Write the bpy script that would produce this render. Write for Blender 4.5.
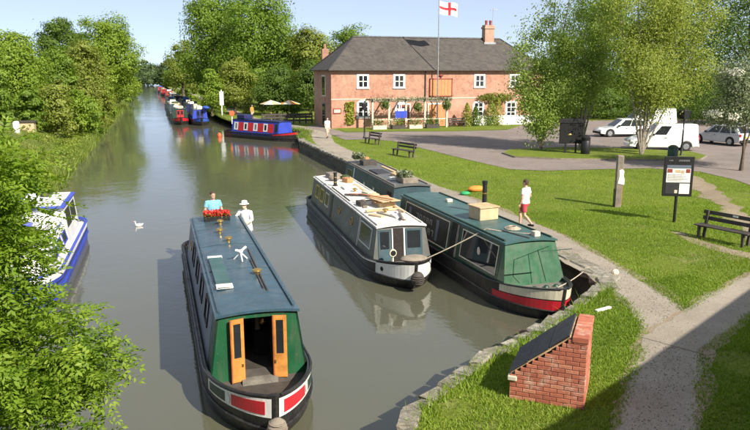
import bpy, bmesh, math, random
import numpy as np
from mathutils import Vector, Matrix

for o in list(bpy.data.objects):
    bpy.data.objects.remove(o, do_unlink=True)
SC = bpy.context.scene
COL = SC.collection
R = math.radians

# ------------------------------------------------------------------ camera
F, CX, CY = 700.0, 375.0, 215.0
PITCH = math.atan(142 / 700.0)
YAW = R(17.8)
CAMH = 6.2
cam_d = bpy.data.cameras.new('camera')
cam = bpy.data.objects.new('camera', cam_d)
COL.objects.link(cam)
cam.location = (0, 0, CAMH)
cam.rotation_euler = (R(90) - PITCH, 0, -YAW)
cam_d.sensor_width = 36
cam_d.lens = 36 * F / 750.0
cam_d.clip_end = 6000
SC.camera = cam

# ------------------------------------------------------------------ sky, sun, exposure
SUN_EL = R(37)
SDX, SDY = 0.44, -0.90                       # horizontal direction towards the sun
n_ = math.hypot(SDX, SDY); SDX /= n_; SDY /= n_
W = bpy.data.worlds.new('World'); SC.world = W; W.use_nodes = True
nt = W.node_tree; nt.nodes.clear()
sky = nt.nodes.new('ShaderNodeTexSky'); sky.sky_type = 'NISHITA'; sky.sun_disc = False
sky.sun_elevation = SUN_EL
sky.sun_rotation = math.atan2(SDX, SDY)
sky.air_density = 0.4; sky.dust_density = 0.3; sky.ozone_density = 1.0; sky.altitude = 0
bg = nt.nodes.new('ShaderNodeBackground'); bg.inputs[1].default_value = 0.074
ow = nt.nodes.new('ShaderNodeOutputWorld')
hz = nt.nodes.new('ShaderNodeMix'); hz.data_type = 'RGBA'; hz.inputs[0].default_value = 0.42     # thin even haze over the whole sky
hz.inputs[7].default_value = (7.3, 7.9, 8.9, 1)
nt.links.new(sky.outputs[0], hz.inputs[6]); nt.links.new(hz.outputs[2], bg.inputs[0]); nt.links.new(bg.outputs[0], ow.inputs[0])
sun_d = bpy.data.lights.new('sun', 'SUN'); sun_d.energy = 4.6; sun_d.angle = R(0.55); sun_d.color = (1, 0.92, 0.79)
sun = bpy.data.objects.new('sun', sun_d); COL.objects.link(sun)
sun.rotation_euler = Vector((SDX * math.cos(SUN_EL), SDY * math.cos(SUN_EL), math.sin(SUN_EL))).to_track_quat('Z', 'Y').to_euler()
SC.view_settings.view_transform = 'Standard'
SC.view_settings.look = 'None'
SC.view_settings.gamma = 1
SC.view_settings.exposure = 0.92
SC.view_settings.use_curve_mapping = False
SC.render.engine = 'CYCLES'
SC.render.resolution_x = 1024; SC.render.resolution_y = 587

# ------------------------------------------------------------------ pixel helpers (direction only; distance from the ground or from Y)
LAND = 0.75
_f = Vector((math.sin(YAW) * math.cos(PITCH), math.cos(YAW) * math.cos(PITCH), -math.sin(PITCH)))
_r = Vector((math.cos(YAW), -math.sin(YAW), 0))
_u = Vector((math.sin(YAW) * math.sin(PITCH), math.cos(YAW) * math.sin(PITCH), math.cos(PITCH)))
def ray(x, y): return _f + _r * ((x - CX) / F) - _u * ((y - CY) / F)
def G(x, y, z=LAND):
    d = ray(x, y); t = (z - CAMH) / d.z
    return Vector((d.x * t, d.y * t, z))
def at(x, y, Y):
    d = ray(x, y); t = Y / d.y
    return Vector((d.x * t, Y, CAMH + d.z * t))

# ------------------------------------------------------------------ object helpers
def tag(o, label=None, cat=None, group=None, kind=None):
    if label: o['label'] = label
    if cat: o['category'] = cat
    if group: o['group'] = group
    if kind: o['kind'] = kind
    return o
def thing(name, label, cat, loc=(0, 0, 0), rz=0.0, group=None):
    o = bpy.data.objects.new(name, None); COL.objects.link(o)
    o.empty_display_size = 0.2
    o.location = loc; o.rotation_euler = (0, 0, rz)
    return tag(o, label, cat, group)
def link(name, mesh, parent=None):
    o = bpy.data.objects.new(name, mesh); COL.objects.link(o)
    if parent is not None: o.parent = parent
    return o
def copy_tree(o, parent=None):
    c = o.copy(); COL.objects.link(c); c.parent = parent
    for ch in list(o.children): copy_tree(ch, c)
    return c

class MB:
    def __init__(s): s.v = []; s.f = []; s.m = []; s.mi = 0
    def face(s, pts):
        b = len(s.v); s.v += [tuple(p) for p in pts]; s.f.append(tuple(range(b, b + len(pts)))); s.m.append(s.mi)
    def grid(s, rows, closed=False):
        b = len(s.v); n = len(rows[0])
        for r in rows: s.v += [tuple(p) for p in r]
        for i in range(len(rows) - 1):
            for j in range(n if closed else n - 1):
                k = (j + 1) % n
                s.f.append((b + i * n + j, b + i * n + k, b + (i + 1) * n + k, b + (i + 1) * n + j)); s.m.append(s.mi)
        return s
    def cap(s, ring): s.face(ring)
    def obox(s, O, U, V, N, u0, u1, v0, v1, n0, n1):
        O, U, V, N = Vector(O), Vector(U), Vector(V), Vector(N)
        c = [O + U * u + V * v + N * n for n in (n0, n1) for v in (v0, v1) for u in (u0, u1)]
        b = len(s.v); s.v += [tuple(p) for p in c]
        for q in ((0, 2, 3, 1), (4, 5, 7, 6), (0, 1, 5, 4), (2, 6, 7, 3), (0, 4, 6, 2), (1, 3, 7, 5)):
            s.f.append(tuple(b + i for i in q)); s.m.append(s.mi)
        return s
    def box(s, x0, x1, y0, y1, z0, z1):
        return s.obox((0, 0, 0), (1, 0, 0), (0, 1, 0), (0, 0, 1), x0, x1, y0, y1, z0, z1)
    def tube(s, pts, rad, n=8, caps=True):
        pts = [Vector(p) for p in pts]
        if not hasattr(rad, '__len__'): rad = [rad] * len(pts)
        rows = []; up = None
        for i, p in enumerate(pts):
            d = (pts[min(i + 1, len(pts) - 1)] - pts[max(i - 1, 0)])
            d = d.normalized() if d.length > 1e-9 else Vector((0, 0, 1))
            if up is None: up = Vector((0, 0, 1)) if abs(d.z) < .9 else Vector((0, 1, 0))
            a = d.cross(up)
            if a.length < 1e-4: a = d.cross(Vector((1, 0, 0)))
            a.normalize(); bb = a.cross(d).normalized(); up = bb
            r = rad[i]
            rx, ry = (r if hasattr(r, '__len__') else (r, r))
            rows.append([p + a * (rx * math.cos(2 * math.pi * k / n)) + bb * (ry * math.sin(2 * math.pi * k / n)) for k in range(n)])
        s.grid(rows, True)
        if caps: s.cap(rows[0][::-1]); s.cap(rows[-1])
        return s
    def lathe(s, prof, c=(0, 0, 0), n=16, axis='z'):
        rows = []
        for r, h in prof:
            ring = []
            for k in range(n):
                a = 2 * math.pi * k / n
                x, y = r * math.cos(a), r * math.sin(a)
                ring.append((c[0] + x, c[1] + y, c[2] + h) if axis == 'z' else ((c[0] + h, c[1] + x, c[2] + y) if axis == 'x' else (c[0] + x, c[1] + h, c[2] + y)))
            rows.append(ring)
        s.grid(rows, True); s.cap(rows[0][::-1]); s.cap(rows[-1])
        return s
    def rings(s, rings, caps=True):
        s.grid(rings, True)
        if caps: s.cap(rings[0][::-1]); s.cap(rings[-1])
        return s
    def ellipsoid(s, c, r, n=10, m=7):
        rows = []
        for i in range(m + 1):
            t = math.pi * min(max(i / m, .02), .98)
            rows.append([(c[0] + r[0] * math.sin(t) * math.cos(2 * math.pi * k / n), c[1] + r[1] * math.sin(t) * math.sin(2 * math.pi * k / n), c[2] - r[2] * math.cos(t)) for k in range(n)])
        return s.rings(rows)
    def prism(s, poly, O, U, V, N, n0, n1):
        O, U, V, N = Vector(O), Vector(U), Vector(V), Vector(N)
        a = [O + U * p[0] + V * p[1] + N * n0 for p in poly]
        b = [O + U * p[0] + V * p[1] + N * n1 for p in poly]
        s.cap(a[::-1]); s.cap(b)
        k = len(poly)
        for i in range(k): s.face([a[i], a[(i + 1) % k], b[(i + 1) % k], b[i]])
        return s
    def mesh(s, name, mats, smooth=False, bevel=0, merge=False):
        me = bpy.data.meshes.new(name)
        me.from_pydata(s.v, [], s.f)
        if not isinstance(mats, (list, tuple)): mats = [mats]
        for m in mats: me.materials.append(m)
        if len(mats) > 1: me.polygons.foreach_set('material_index', s.m)
        bm = bmesh.new(); bm.from_mesh(me)
        if merge or bevel or smooth: bmesh.ops.remove_doubles(bm, verts=bm.verts, dist=1e-5)
        bmesh.ops.recalc_face_normals(bm, faces=bm.faces)
        if bevel:
            eg = [e for e in bm.edges if len(e.link_faces) == 2 and e.calc_face_angle(0) > .6]
            bmesh.ops.bevel(bm, geom=eg, offset=bevel, segments=1, affect='EDGES', clamp_overlap=True)
        bm.to_mesh(me); bm.free()
        if smooth:
            me.polygons.foreach_set('use_smooth', [True] * len(me.polygons))
            try: me.set_sharp_from_angle(angle=R(40))
            except Exception: pass
        return me
    def build(s, name, mats, parent=None, smooth=False, bevel=0, merge=False):
        return link(name, s.mesh(name, mats, smooth, bevel, merge), parent)

# ------------------------------------------------------------------ materials
MATS = {}
def node_mat(name):
    m = bpy.data.materials.new(name); m.use_nodes = True
    nt = m.node_tree; nt.nodes.clear()
    out = nt.nodes.new('ShaderNodeOutputMaterial')
    p = nt.nodes.new('ShaderNodeBsdfPrincipled')
    nt.links.new(p.outputs[0], out.inputs[0])
    MATS[name] = m
    return m, nt, p, out
def N(nt, t, **kw):
    n = nt.nodes.new(t)
    for k, v in kw.items(): setattr(n, k, v)
    return n
def mix(nt, fac, a, b, mode='MIX'):
    n = N(nt, 'ShaderNodeMix', data_type='RGBA', blend_type=mode)
    for s, v in ((n.inputs[0], fac), (n.inputs[6], a), (n.inputs[7], b)):
        if hasattr(v, 'is_linked') or hasattr(v, 'links'): nt.links.new(v, s)
        elif hasattr(v, '__len__'): s.default_value = (*v[:3], 1)
        else: s.default_value = v
    return n.outputs[2]
def ramp(nt, src, stops):
    r = N(nt, 'ShaderNodeValToRGB')
    el = r.color_ramp.elements
    while len(el) < len(stops): el.new(.5)
    for e, (p, c) in zip(el, stops):
        e.position = p; e.color = (*c[:3], 1) if hasattr(c, '__len__') else (c, c, c, 1)
    nt.links.new(src, r.inputs[0])
    return r.outputs[0]
def noise(nt, vec, scale, detail=4, rough=.55):
    n = N(nt, 'ShaderNodeTexNoise'); n.inputs['Scale'].default_value = scale; n.inputs['Detail'].default_value = detail; n.inputs['Roughness'].default_value = rough
    if vec is not None: nt.links.new(vec, n.inputs['Vector'])
    return n.outputs[0]
def bump(nt, p, h, strength, dist):
    b = N(nt, 'ShaderNodeBump'); b.inputs['Strength'].default_value = strength; b.inputs['Distance'].default_value = dist
    nt.links.new(h, b.inputs['Height']); nt.links.new(b.outputs[0], p.inputs['Normal'])
def obj_vec(nt): return N(nt, 'ShaderNodeTexCoord').outputs['Object']
def pos_vec(nt): return N(nt, 'ShaderNodeNewGeometry').outputs['Position']

def mat(name, col, rough=.6, var=.18, scale=3.0, bmp=0.0, bscale=30, metal=0.0, dirt=None, dirt_amt=.5, coat=0.0):
    if name in MATS: return MATS[name]
    m, nt, p, out = node_mat(name)
    v = obj_vec(nt)
    rnd = N(nt, 'ShaderNodeObjectInfo').outputs['Random']
    n1 = noise(nt, v, scale, 5)
    c = mix(nt, ramp(nt, n1, [(.3, 0), (.7, 1)]), [x * (1 - var) for x in col], [min(1, x * (1 + var)) for x in col])
    if dirt:
        n2 = noise(nt, v, scale * 2.3, 6, .7)
        c = mix(nt, ramp(nt, n2, [(.5, 0), (.72, dirt_amt)]), c, dirt)
    nt.links.new(c, p.inputs['Base Color'])
    nt.links.new(ramp(nt, noise(nt, v, scale * 3, 3), [(.3, max(0, rough - .08)), (.7, min(1, rough + .1))]), p.inputs['Roughness'])
    p.inputs['Metallic'].default_value = metal
    p.inputs['Coat Weight'].default_value = coat
    if bmp: bump(nt, p, noise(nt, v, bscale, 4), bmp, .02)
    return m
STREAKED = ('hull_black', 'white_paint', 'cream_paint', 'blue_roof', 'green_paint', 'dark_green', 'teal_roof', 'slate_blue', 'grey_blue', 'navy', 'royal_blue', 'red_paint', 'grey_side', 'white_roof', 'rust_red', 'car_white', 'car_silver', 'render_white')
def streak(m, nt, p, amt):
    # rain streaks and grime running down painted faces, plus small chips
    mp = N(nt, 'ShaderNodeMapping'); mp.inputs['Scale'].default_value = (7, 7, .8); nt.links.new(obj_vec(nt), mp.inputs[0])
    src = p.inputs['Base Color'].links[0].from_socket
    c = mix(nt, ramp(nt, noise(nt, mp.outputs[0], 1.6, 6, .7), [(.5, 0), (.72, amt)]), src, (.10, .085, .06))
    c = mix(nt, ramp(nt, noise(nt, obj_vec(nt), 26, 3, .6), [(.69, 0), (.72, amt * 1.2)]), c, (.22, .19, .15))
    nt.links.new(c, p.inputs['Base Color'])

def leaf_mat(name, c_dark, c_mid, c_light, trans=.35):
    m, nt, p, out = node_mat(name)
    a = N(nt, 'ShaderNodeAttribute', attribute_name='tint')
    c = ramp(nt, a.outputs['Fac'], [(0, c_dark), (.5, c_mid), (1, c_light)])
    nt.links.new(c, p.inputs['Base Color'])
    p.inputs['Roughness'].default_value = .55
    p.inputs['Specular IOR Level'].default_value = .3
    t = N(nt, 'ShaderNodeBsdfTranslucent')
    hs = N(nt, 'ShaderNodeHueSaturation'); hs.inputs['Value'].default_value = 1.3; hs.inputs['Saturation'].default_value = 1.1
    nt.links.new(c, hs.inputs['Color']); nt.links.new(hs.outputs[0], t.inputs[0])
    mx = N(nt, 'ShaderNodeMixShader'); mx.inputs[0].default_value = trans
    nt.links.new(p.outputs[0], mx.inputs[1]); nt.links.new(t.outputs[0], mx.inputs[2]); nt.links.new(mx.outputs[0], out.inputs[0])
    return m

def brick_mat(name, c1, c2, mortar, bw=.225, bh=.075, blotch=None):
    m, nt, p, out = node_mat(name)
    v = obj_vec(nt)
    sp = N(nt, 'ShaderNodeSeparateXYZ'); nt.links.new(v, sp.inputs[0])
    ad = N(nt, 'ShaderNodeMath'); nt.links.new(sp.outputs[0], ad.inputs[0]); nt.links.new(sp.outputs[1], ad.inputs[1])
    cb = N(nt, 'ShaderNodeCombineXYZ'); nt.links.new(ad.outputs[0], cb.inputs[0]); nt.links.new(sp.outputs[2], cb.inputs[1])
    b = N(nt, 'ShaderNodeTexBrick'); nt.links.new(cb.outputs[0], b.inputs['Vector'])
    b.inputs['Color1'].default_value = (*c1, 1); b.inputs['Color2'].default_value = (*c2, 1); b.inputs['Mortar'].default_value = (*mortar, 1)
    b.inputs['Scale'].default_value = 1; b.inputs['Brick Width'].default_value = bw; b.inputs['Row Height'].default_value = bh; b.inputs['Mortar Size'].default_value = .008
    c = b.outputs[0]
    n1 = noise(nt, v, .5, 5, .65)
    c = mix(nt, ramp(nt, n1, [(.4, 0), (.75, .5)]), c, blotch or mortar)
    n2 = noise(nt, v, 1.7, 6, .7)
    c = mix(nt, ramp(nt, n2, [(.48, 0), (.72, .6)]), c, [x * .5 for x in c1])
    c = mix(nt, ramp(nt, noise(nt, v, .23, 5, .7), [(.5, 0), (.68, .5)]), c, (.50, .36, .27))
    nt.links.new(c, p.inputs['Base Color']); p.inputs['Roughness'].default_value = .9
    bump(nt, p, b.outputs['Fac'], -.6, .01)
    return m

def build_mats():
    # ---- water
    m, nt, p, out = node_mat('water')
    v = pos_vec(nt)
    mp = N(nt, 'ShaderNodeMapping'); mp.inputs['Scale'].default_value = (1, .75, 1); nt.links.new(v, mp.inputs[0])
    n0 = noise(nt, v, .12, 3)
    c = mix(nt, ramp(nt, n0, [(.3, 0), (.7, 1)]), (.084, .086, .062), (.102, .100, .062))
    nt.links.new(c, p.inputs['Base Color'])
    p.inputs['Roughness'].default_value = .07; p.inputs['IOR'].default_value = 1.6
    h1 = noise(nt, mp.outputs[0], 1.6, 3, .5); h2 = noise(nt, mp.outputs[0], 6.5, 3, .5)
    calm = ramp(nt, noise(nt, v, .16, 2), [(.35, .25), (.65, 1)])
    ad = N(nt, 'ShaderNodeMath', operation='MULTIPLY_ADD'); nt.links.new(h2, ad.inputs[0]); ad.inputs[1].default_value = .34; nt.links.new(h1, ad.inputs[2])
    ml = N(nt, 'ShaderNodeMath', operation='MULTIPLY'); nt.links.new(ad.outputs[0], ml.inputs[0]); nt.links.new(calm, ml.inputs[1])
    bump(nt, p, ml.outputs[0], .12, .12)
    # ---- grass ground
    for nm, a, b, d in (('grass_ground', (.13, .18, .022), (.205, .255, .036), (.31, .27, .14)), ('bank_ground', (.10, .14, .025), (.18, .22, .05), (.24, .22, .10))):
        m, nt, p, out = node_mat(nm)
        v = pos_vec(nt)
        c = mix(nt, ramp(nt, noise(nt, v, .7, 6, .65), [(.3, 0), (.7, 1)]), a, b)
        c = mix(nt, ramp(nt, noise(nt, v, 9, 5, .75), [(.35, .55), (.65, 0)]), c, [x * .45 for x in a])
        c = mix(nt, ramp(nt, noise(nt, v, .33, 5, .7), [(.60, 0), (.70, .55)]), c, d)
        nt.links.new(c, p.inputs['Base Color']); p.inputs['Roughness'].default_value = .95; p.inputs['Specular IOR Level'].default_value = .15
        bump(nt, p, noise(nt, v, 22, 5, .7), .9, .05)
    # ---- gravel / asphalt
    for nm, a, b, sc in (('gravel', (.29, .25, .195), (.43, .38, .305), 60), ('asphalt', (.215, .175, .155), (.30, .25, .225), 90), ('dirt', (.26, .20, .13), (.38, .31, .21), 50)):
        m, nt, p, out = node_mat(nm)
        v = pos_vec(nt)
        c = mix(nt, ramp(nt, noise(nt, v, .8, 6, .65), [(.3, 0), (.7, 1)]), a, b)
        c = mix(nt, ramp(nt, noise(nt, v, .22, 6, .75), [(.48, 0), (.62, .45)]), c, [x * .62 for x in a])
        c = mix(nt, ramp(nt, noise(nt, v, sc, 3, .8), [(.4, .7), (.6, 0)]), c, [x * .55 for x in a])
        c = mix(nt, ramp(nt, noise(nt, v, 14, 4, .8), [(.58, 0), (.72, .5)]), c, [min(1, x * 1.35) for x in b])
        nt.links.new(c, p.inputs['Base Color']); p.inputs['Roughness'].default_value = .95
        bump(nt, p, noise(nt, v, sc, 4, .7), .8, .015)
    # ---- quay stone
    m, nt, p, out = node_mat('coping')
    v = pos_vec(nt)
    rnd = N(nt, 'ShaderNodeObjectInfo').outputs['Random']
    c = ramp(nt, rnd, [(0, (.20, .18, .14)), (.5, (.28, .25, .20)), (1, (.37, .34, .28))])
    c = mix(nt, ramp(nt, noise(nt, v, 5, 6, .75), [(.42, 0), (.6, .75)]), c, (.11, .10, .075))
    c = mix(nt, ramp(nt, noise(nt, v, 3.1, 5, .7), [(.56, 0), (.68, .8)]), c, (.12, .15, .04))
    c = mix(nt, ramp(nt, noise(nt, v, 11, 5, .7), [(.6, 0), (.68, .8)]), c, (.55, .53, .47))
    nt.links.new(c, p.inputs['Base Color']); p.inputs['Roughness'].default_value = .9
    bump(nt, p, noise(nt, v, 18, 5, .7), .8, .03)
    m, nt, p, out = node_mat('quay_face')
    v = pos_vec(nt)
    vo = N(nt, 'ShaderNodeTexVoronoi'); vo.inputs['Scale'].default_value = 2.6; nt.links.new(v, vo.inputs['Vector'])
    c = mix(nt, noise(nt, v, 3, 6, .7), (.055, .048, .036), (.14, .125, .095))
    c = mix(nt, ramp(nt, noise(nt, v, 1.7, 5, .7), [(.5, 0), (.65, .7)]), c, (.06, .075, .025))
    nt.links.new(c, p.inputs['Base Color']); p.inputs['Roughness'].default_value = .85
    bump(nt, p, vo.outputs['Distance'], .8, .06)
    # ---- roof slates
    m, nt, p, out = node_mat('slate')
    v = obj_vec(nt)
    b = N(nt, 'ShaderNodeTexBrick')
    sp = N(nt, 'ShaderNodeSeparateXYZ'); nt.links.new(v, sp.inputs[0])
    cb = N(nt, 'ShaderNodeCombineXYZ')
    ad = N(nt, 'ShaderNodeMath'); nt.links.new(sp.outputs[0], ad.inputs[0]); nt.links.new(sp.outputs[1], ad.inputs[1])
    nt.links.new(ad.outputs[0], cb.inputs[0]); nt.links.new(sp.outputs[2], cb.inputs[1]); nt.links.new(cb.outputs[0], b.inputs['Vector'])
    b.inputs['Color1'].default_value = (.046, .040, .036, 1); b.inputs['Color2'].default_value = (.085, .074, .064, 1); b.inputs['Mortar'].default_value = (.03, .03, .03, 1)
    b.inputs['Scale'].default_value = 1; b.inputs['Brick Width'].default_value = .3; b.inputs['Row Height'].default_value = .16; b.inputs['Mortar Size'].default_value = .012
    c = mix(nt, ramp(nt, noise(nt, v, .9, 6, .7), [(.4, 0), (.7, .7)]), b.outputs[0], (.095, .08, .066))
    c = mix(nt, ramp(nt, noise(nt, v, 3.5, 5, .7), [(.52, 0), (.7, .6)]), c, (.04, .04, .042))
    nt.links.new(c, p.inputs['Base Color']); p.inputs['Roughness'].default_value = .8
    bump(nt, p, b.outputs['Fac'], -.7, .02)
    brick_mat('pub_brick', (.31, .10, .06), (.43, .18, .11), (.47, .37, .29), blotch=(.49, .32, .22))
    brick_mat('chimney_brick', (.30, .10, .06), (.38, .15, .09), (.4, .33, .26))
    brick_mat('bridge_brick', (.25, .12, .08), (.32, .17, .12), (.3, .27, .22))
    # single bricks: colour from the object
    m, nt, p, out = node_mat('brick')
    rnd = N(nt, 'ShaderNodeObjectInfo').outputs['Random']; v = pos_vec(nt)
    c = ramp(nt, rnd, [(0, (.33, .095, .055)), (.4, (.42, .13, .075)), (.8, (.47, .165, .095)), (1, (.53, .24, .15))])
    c = mix(nt, ramp(nt, noise(nt, v, 14, 5, .7), [(.45, 0), (.7, .6)]), c, (.20, .07, .05))
    c = mix(nt, ramp(nt, noise(nt, v, 4, 5, .7), [(.52, 0), (.68, .55)]), c, (.58, .46, .36))
    nt.links.new(c, p.inputs['Base Color']); p.inputs['Roughness'].default_value = .92
    bump(nt, p, noise(nt, v, 70, 4), .6, .01)
    # ---- glass
    m, nt, p, out = node_mat('dark_glass')
    nt.links.new(mix(nt, noise(nt, obj_vec(nt), 1.5, 3), (.008, .010, .012), (.03, .035, .04)), p.inputs['Base Color'])
    p.inputs['Roughness'].default_value = .04; p.inputs['IOR'].default_value = 1.5
    # ---- leaves
    leaf_mat('leaf_oak', (.095, .155, .019), (.17, .265, .033), (.25, .35, .052), .46)
    leaf_mat('leaf_dark', (.06, .105, .018), (.11, .18, .03), (.17, .25, .045), .44)
    leaf_mat('leaf_bright', (.125, .20, .02), (.215, .31, .036), (.31, .40, .058), .46)
    leaf_mat('leaf_yellow', (.13, .17, .024), (.22, .265, .045), (.31, .34, .075), .42)
    leaf_mat('leaf_birch', (.15, .20, .03), (.28, .335, .065), (.39, .43, .115), .5)
    leaf_mat('leaf_willow', (.145, .21, .035), (.27, .37, .075), (.40, .48, .14), .5)
    leaf_mat('leaf_grey', (.07, .10, .04), (.16, .20, .09), (.40, .42, .28), .3)
    leaf_mat('leaf_near', (.085, .16, .016), (.18, .285, .025), (.31, .41, .055), .45)
    leaf_mat('leaf_far', (.06, .10, .04), (.10, .15, .055), (.14, .19, .07))
    leaf_mat('blossom', (.35, .36, .22), (.62, .60, .48), (.78, .76, .66), .2)
    leaf_mat('petal_red', (.45, .02, .02), (.62, .03, .03), (.75, .12, .08), .2)
    leaf_mat('grass_blade', (.105, .175, .017), (.20, .30, .030), (.31, .37, .06), .38)
    leaf_mat('reed', (.09, .145, .018), (.17, .235, .035), (.31, .32, .09), .35)
    leaf_mat('conifer_gold', (.10, .12, .012), (.22, .24, .025), (.34, .34, .05), .2)
    # ---- plain ones
    for a in (('bark', (.11, .085, .06), .95, .35, 6, .6, 12), ('bark_pale', (.22, .19, .15), .9, .35, 4, .5, 12), ('hull_black', (.016, .016, .018), .42, .3, 2, .1, 25),
              ('white_paint', (.74, .74, .71), .45, .08, 2, 0, 1), ('cream_paint', (.66, .61, .45), .5, .1, 2, 0, 1), ('black_paint', (.013, .013, .014), .45, .2, 3, 0, 1),
              ('black_matt', (.007, .007, .007), .9, .3, 4, .2, 30), ('blue_roof', (.032, .072, .10), .32, .2, 1.2, .04, 20), ('green_paint', (.012, .085, .035), .38, .2, 1.5, .04, 20),
              ('dark_green', (.010, .045, .026), .4, .2, 1.5, .04, 20), ('teal_roof', (.035, .098, .092), .42, .2, 1.3, .05, 20), ('slate_blue', (.032, .068, .085), .4, .25, 1.2, .05, 20),
              ('grey_blue', (.12, .15, .2), .45, .2, 1.2, .05, 20), ('navy', (.012, .018, .09), .4, .2, 1.5, .03, 20), ('royal_blue', (.03, .06, .42), .4, .2, 1.5, .03, 20),
              ('red_paint', (.52, .018, .03), .38, .12, 2, 0, 1), ('rust_red', (.26, .045, .03), .55, .3, 2.5, .1, 30), ('grey_deck', (.17, .155, .13), .8, .3, 4, .3, 25),
              ('pale_deck', (.42, .42, .36), .7, .2, 3, .2, 25), ('wood_orange', (.50, .215, .05), .4, .25, 5, .1, 30), ('wood_red', (.33, .09, .03), .42, .25, 5, .1, 30),
              ('wood_grey', (.22, .185, .145), .85, .3, 4, .3, 30), ('wood_pale', (.52, .37, .20), .75, .25, 4, .2, 30), ('wood_dark', (.055, .045, .038), .75, .3, 4, .3, 30),
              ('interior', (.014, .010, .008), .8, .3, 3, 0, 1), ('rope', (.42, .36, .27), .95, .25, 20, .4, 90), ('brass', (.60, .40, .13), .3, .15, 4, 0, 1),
              ('steel', (.42, .43, .44), .4, .15, 4, 0, 1), ('rubber', (.018, .018, .018), .8, .2, 5, .1, 30), ('tarp_blue', (.03, .09, .42), .6, .2, 2, .3, 6),
              ('skin', (.56, .33, .23), .6, .1, 6, 0, 1), ('skin_pale', (.62, .42, .32), .6, .1, 6, 0, 1), ('hair_brown', (.06, .032, .018), .75, .3, 30, .4, 80),
              ('shirt_blue', (.17, .40, .52), .85, .12, 5, .3, 14), ('shirt_white', (.80, .79, .76), .85, .05, 5, .3, 14), ('shorts_red', (.42, .05, .07), .85, .2, 5, .3, 14),
              ('trousers_navy', (.03, .035, .06), .9, .2, 5, .3, 14), ('hat_white', (.80, .78, .72), .85, .05, 5, .2, 20), ('trousers_beige', (.48, .38, .29), .9, .15, 5, .3, 14),
              ('stone_pale', (.56, .50, .40), .9, .2, 4, .4, 20), ('render_white', (.76, .74, .70), .9, .06, 2, .2, 20), ('mortar', (.44, .38, .30), .95, .25, 8, .5, 60),
              ('slatewall', (.03, .03, .033), .55, .25, 4, .2, 20), ('orange_tarp', (.60, .22, .03), .7, .2, 4, .2, 20), ('green_tarp', (.02, .30, .10), .7, .2, 4, .2, 20),
              ('sign_wood', (.50, .22, .09), .6, .2, 6, .1, 30), ('hill', (.11, .145, .13), 1, .1, .01, 0, 1), ('yellow', (.62, .48, .10), .6, .15, 4, 0, 1),
              ('car_white', (.76, .77, .77), .25, .03, 1, 0, 1), ('car_silver', (.50, .52, .54), .28, .05, 1, 0, 1), ('tan_box', (.50, .385, .23), .75, .15, 4, .2, 30),
              ('lamp_red', (.45, .012, .012), .25, .1, 5, 0, 1), ('white_roof', (.70, .68, .63), .6, .12, 2, .2, 20), ('grey_side', (.105, .11, .105), .45, .25, 1.5, .05, 20),
              ('fender_orange', (.75, .10, .03), .5, .1, 4, 0, 1), ('plant_dark', (.04, .06, .02), .9, .3, 8, .4, 20), ('chrome', (.6, .6, .6), .2, .05, 4, 0, 1)):
        nm, c, rg, vr, sc, bp, bs = a
        kw = {}
        if nm in ('brass', 'steel', 'chrome'): kw['metal'] = .9
        if nm in ('white_roof',): kw.update(dirt=(.30, .25, .18), dirt_amt=.8)
        if nm in ('blue_roof', 'teal_roof', 'slate_blue'): kw.update(dirt=(.12, .16, .17), dirt_amt=.35)
        if nm in ('hull_black',): kw.update(dirt=(.07, .06, .05), dirt_amt=.5)
        if nm in ('grey_deck', 'pale_deck'): kw.update(dirt=(.08, .07, .05), dirt_amt=.6)
        if nm in ('red_paint', 'green_paint'): kw['coat'] = .15
        if nm.startswith('car_'): kw['coat'] = .8
        mm = mat(nm, c, rg, vr, sc, bp, bs, **kw)
        if nm in STREAKED: streak(mm, mm.node_tree, next(q for q in mm.node_tree.nodes if q.type == 'BSDF_PRINCIPLED'), .16 if nm.startswith('car') else (.32 if nm in ('white_paint', 'red_paint', 'royal_blue', 'render_white') else .5))
build_mats()
M = MATS
# ------------------------------------------------------------------ terrain
QUAY = [(3.2, -40), (3.2, 8.6), (3.4, 9.43), (3.76, 10.08), (5.0, 11.0), (5.92, 11.68), (7.1, 12.35), (8.15, 12.97), (9.6, 14.0), (11.06, 15.06), (11.5, 15.9), (11.6, 17.0), (11.7, 30), (11.7, 57), (12.6, 61), (13.9, 64), (13.6, 67), (11.5, 73), (9.2, 80), (8.6, 90), (8.3, 120), (7.6, 300), (7.4, 900)]
def quayx(y):
    for (x0, y0), (x1, y1) in zip(QUAY, QUAY[1:]):
        if y0 <= y <= y1: return x0 + (x1 - x0) * (y - y0) / (y1 - y0)
    return QUAY[-1][0]
LEFT = [(-3.2, -40), (-3.4, 9), (-5.2, 16), (-6.0, 30), (-5.6, 40), (-5.2, 60), (-4.8, 110), (-3.2, 215), (-2.2, 300), (-2.0, 900)]
def leftx(y):
    for (x0, y0), (x1, y1) in zip(LEFT, LEFT[1:]):
        if y0 <= y <= y1: return x0 + (x1 - x0) * (y - y0) / (y1 - y0)
    return LEFT[-1][0]
def leftz(d, y):
    rise = 2.0 if y < 90 else max(.9, 2.0 - (y - 90) * .02)
    t = min(1, d / 6.5)
    return -.05 + .25 * min(1, d / .3) + rise * (t * t * (3 - 2 * t))
def stations():
    ys = [-40, -20, -5, 5, 8.6]
    y = 9.43
    ys += [p[1] for p in QUAY if p[1] > 9]
    y = 9
    while y < 900:
        ys.append(y); y += .6 if y < 20 else (1.5 if y < 60 else (4 if y < 120 else 30))
    return sorted(set(round(v, 2) for v in ys))
rng = np.random.default_rng(7)
def wob(x, y): return .035 * math.sin(x * 1.3 + y * .7) + .03 * math.sin(x * .45 - y * .9 + 1)
mb = MB()
offs = [.12, .45, 1.2, 2.2, 3.5, 5, 8, 12, 17, 24, 34, 50, 80, 150, 400, 1500]
mb.grid([[(quayx(y) + d, y, LAND) for d in offs] for y in stations()])
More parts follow.
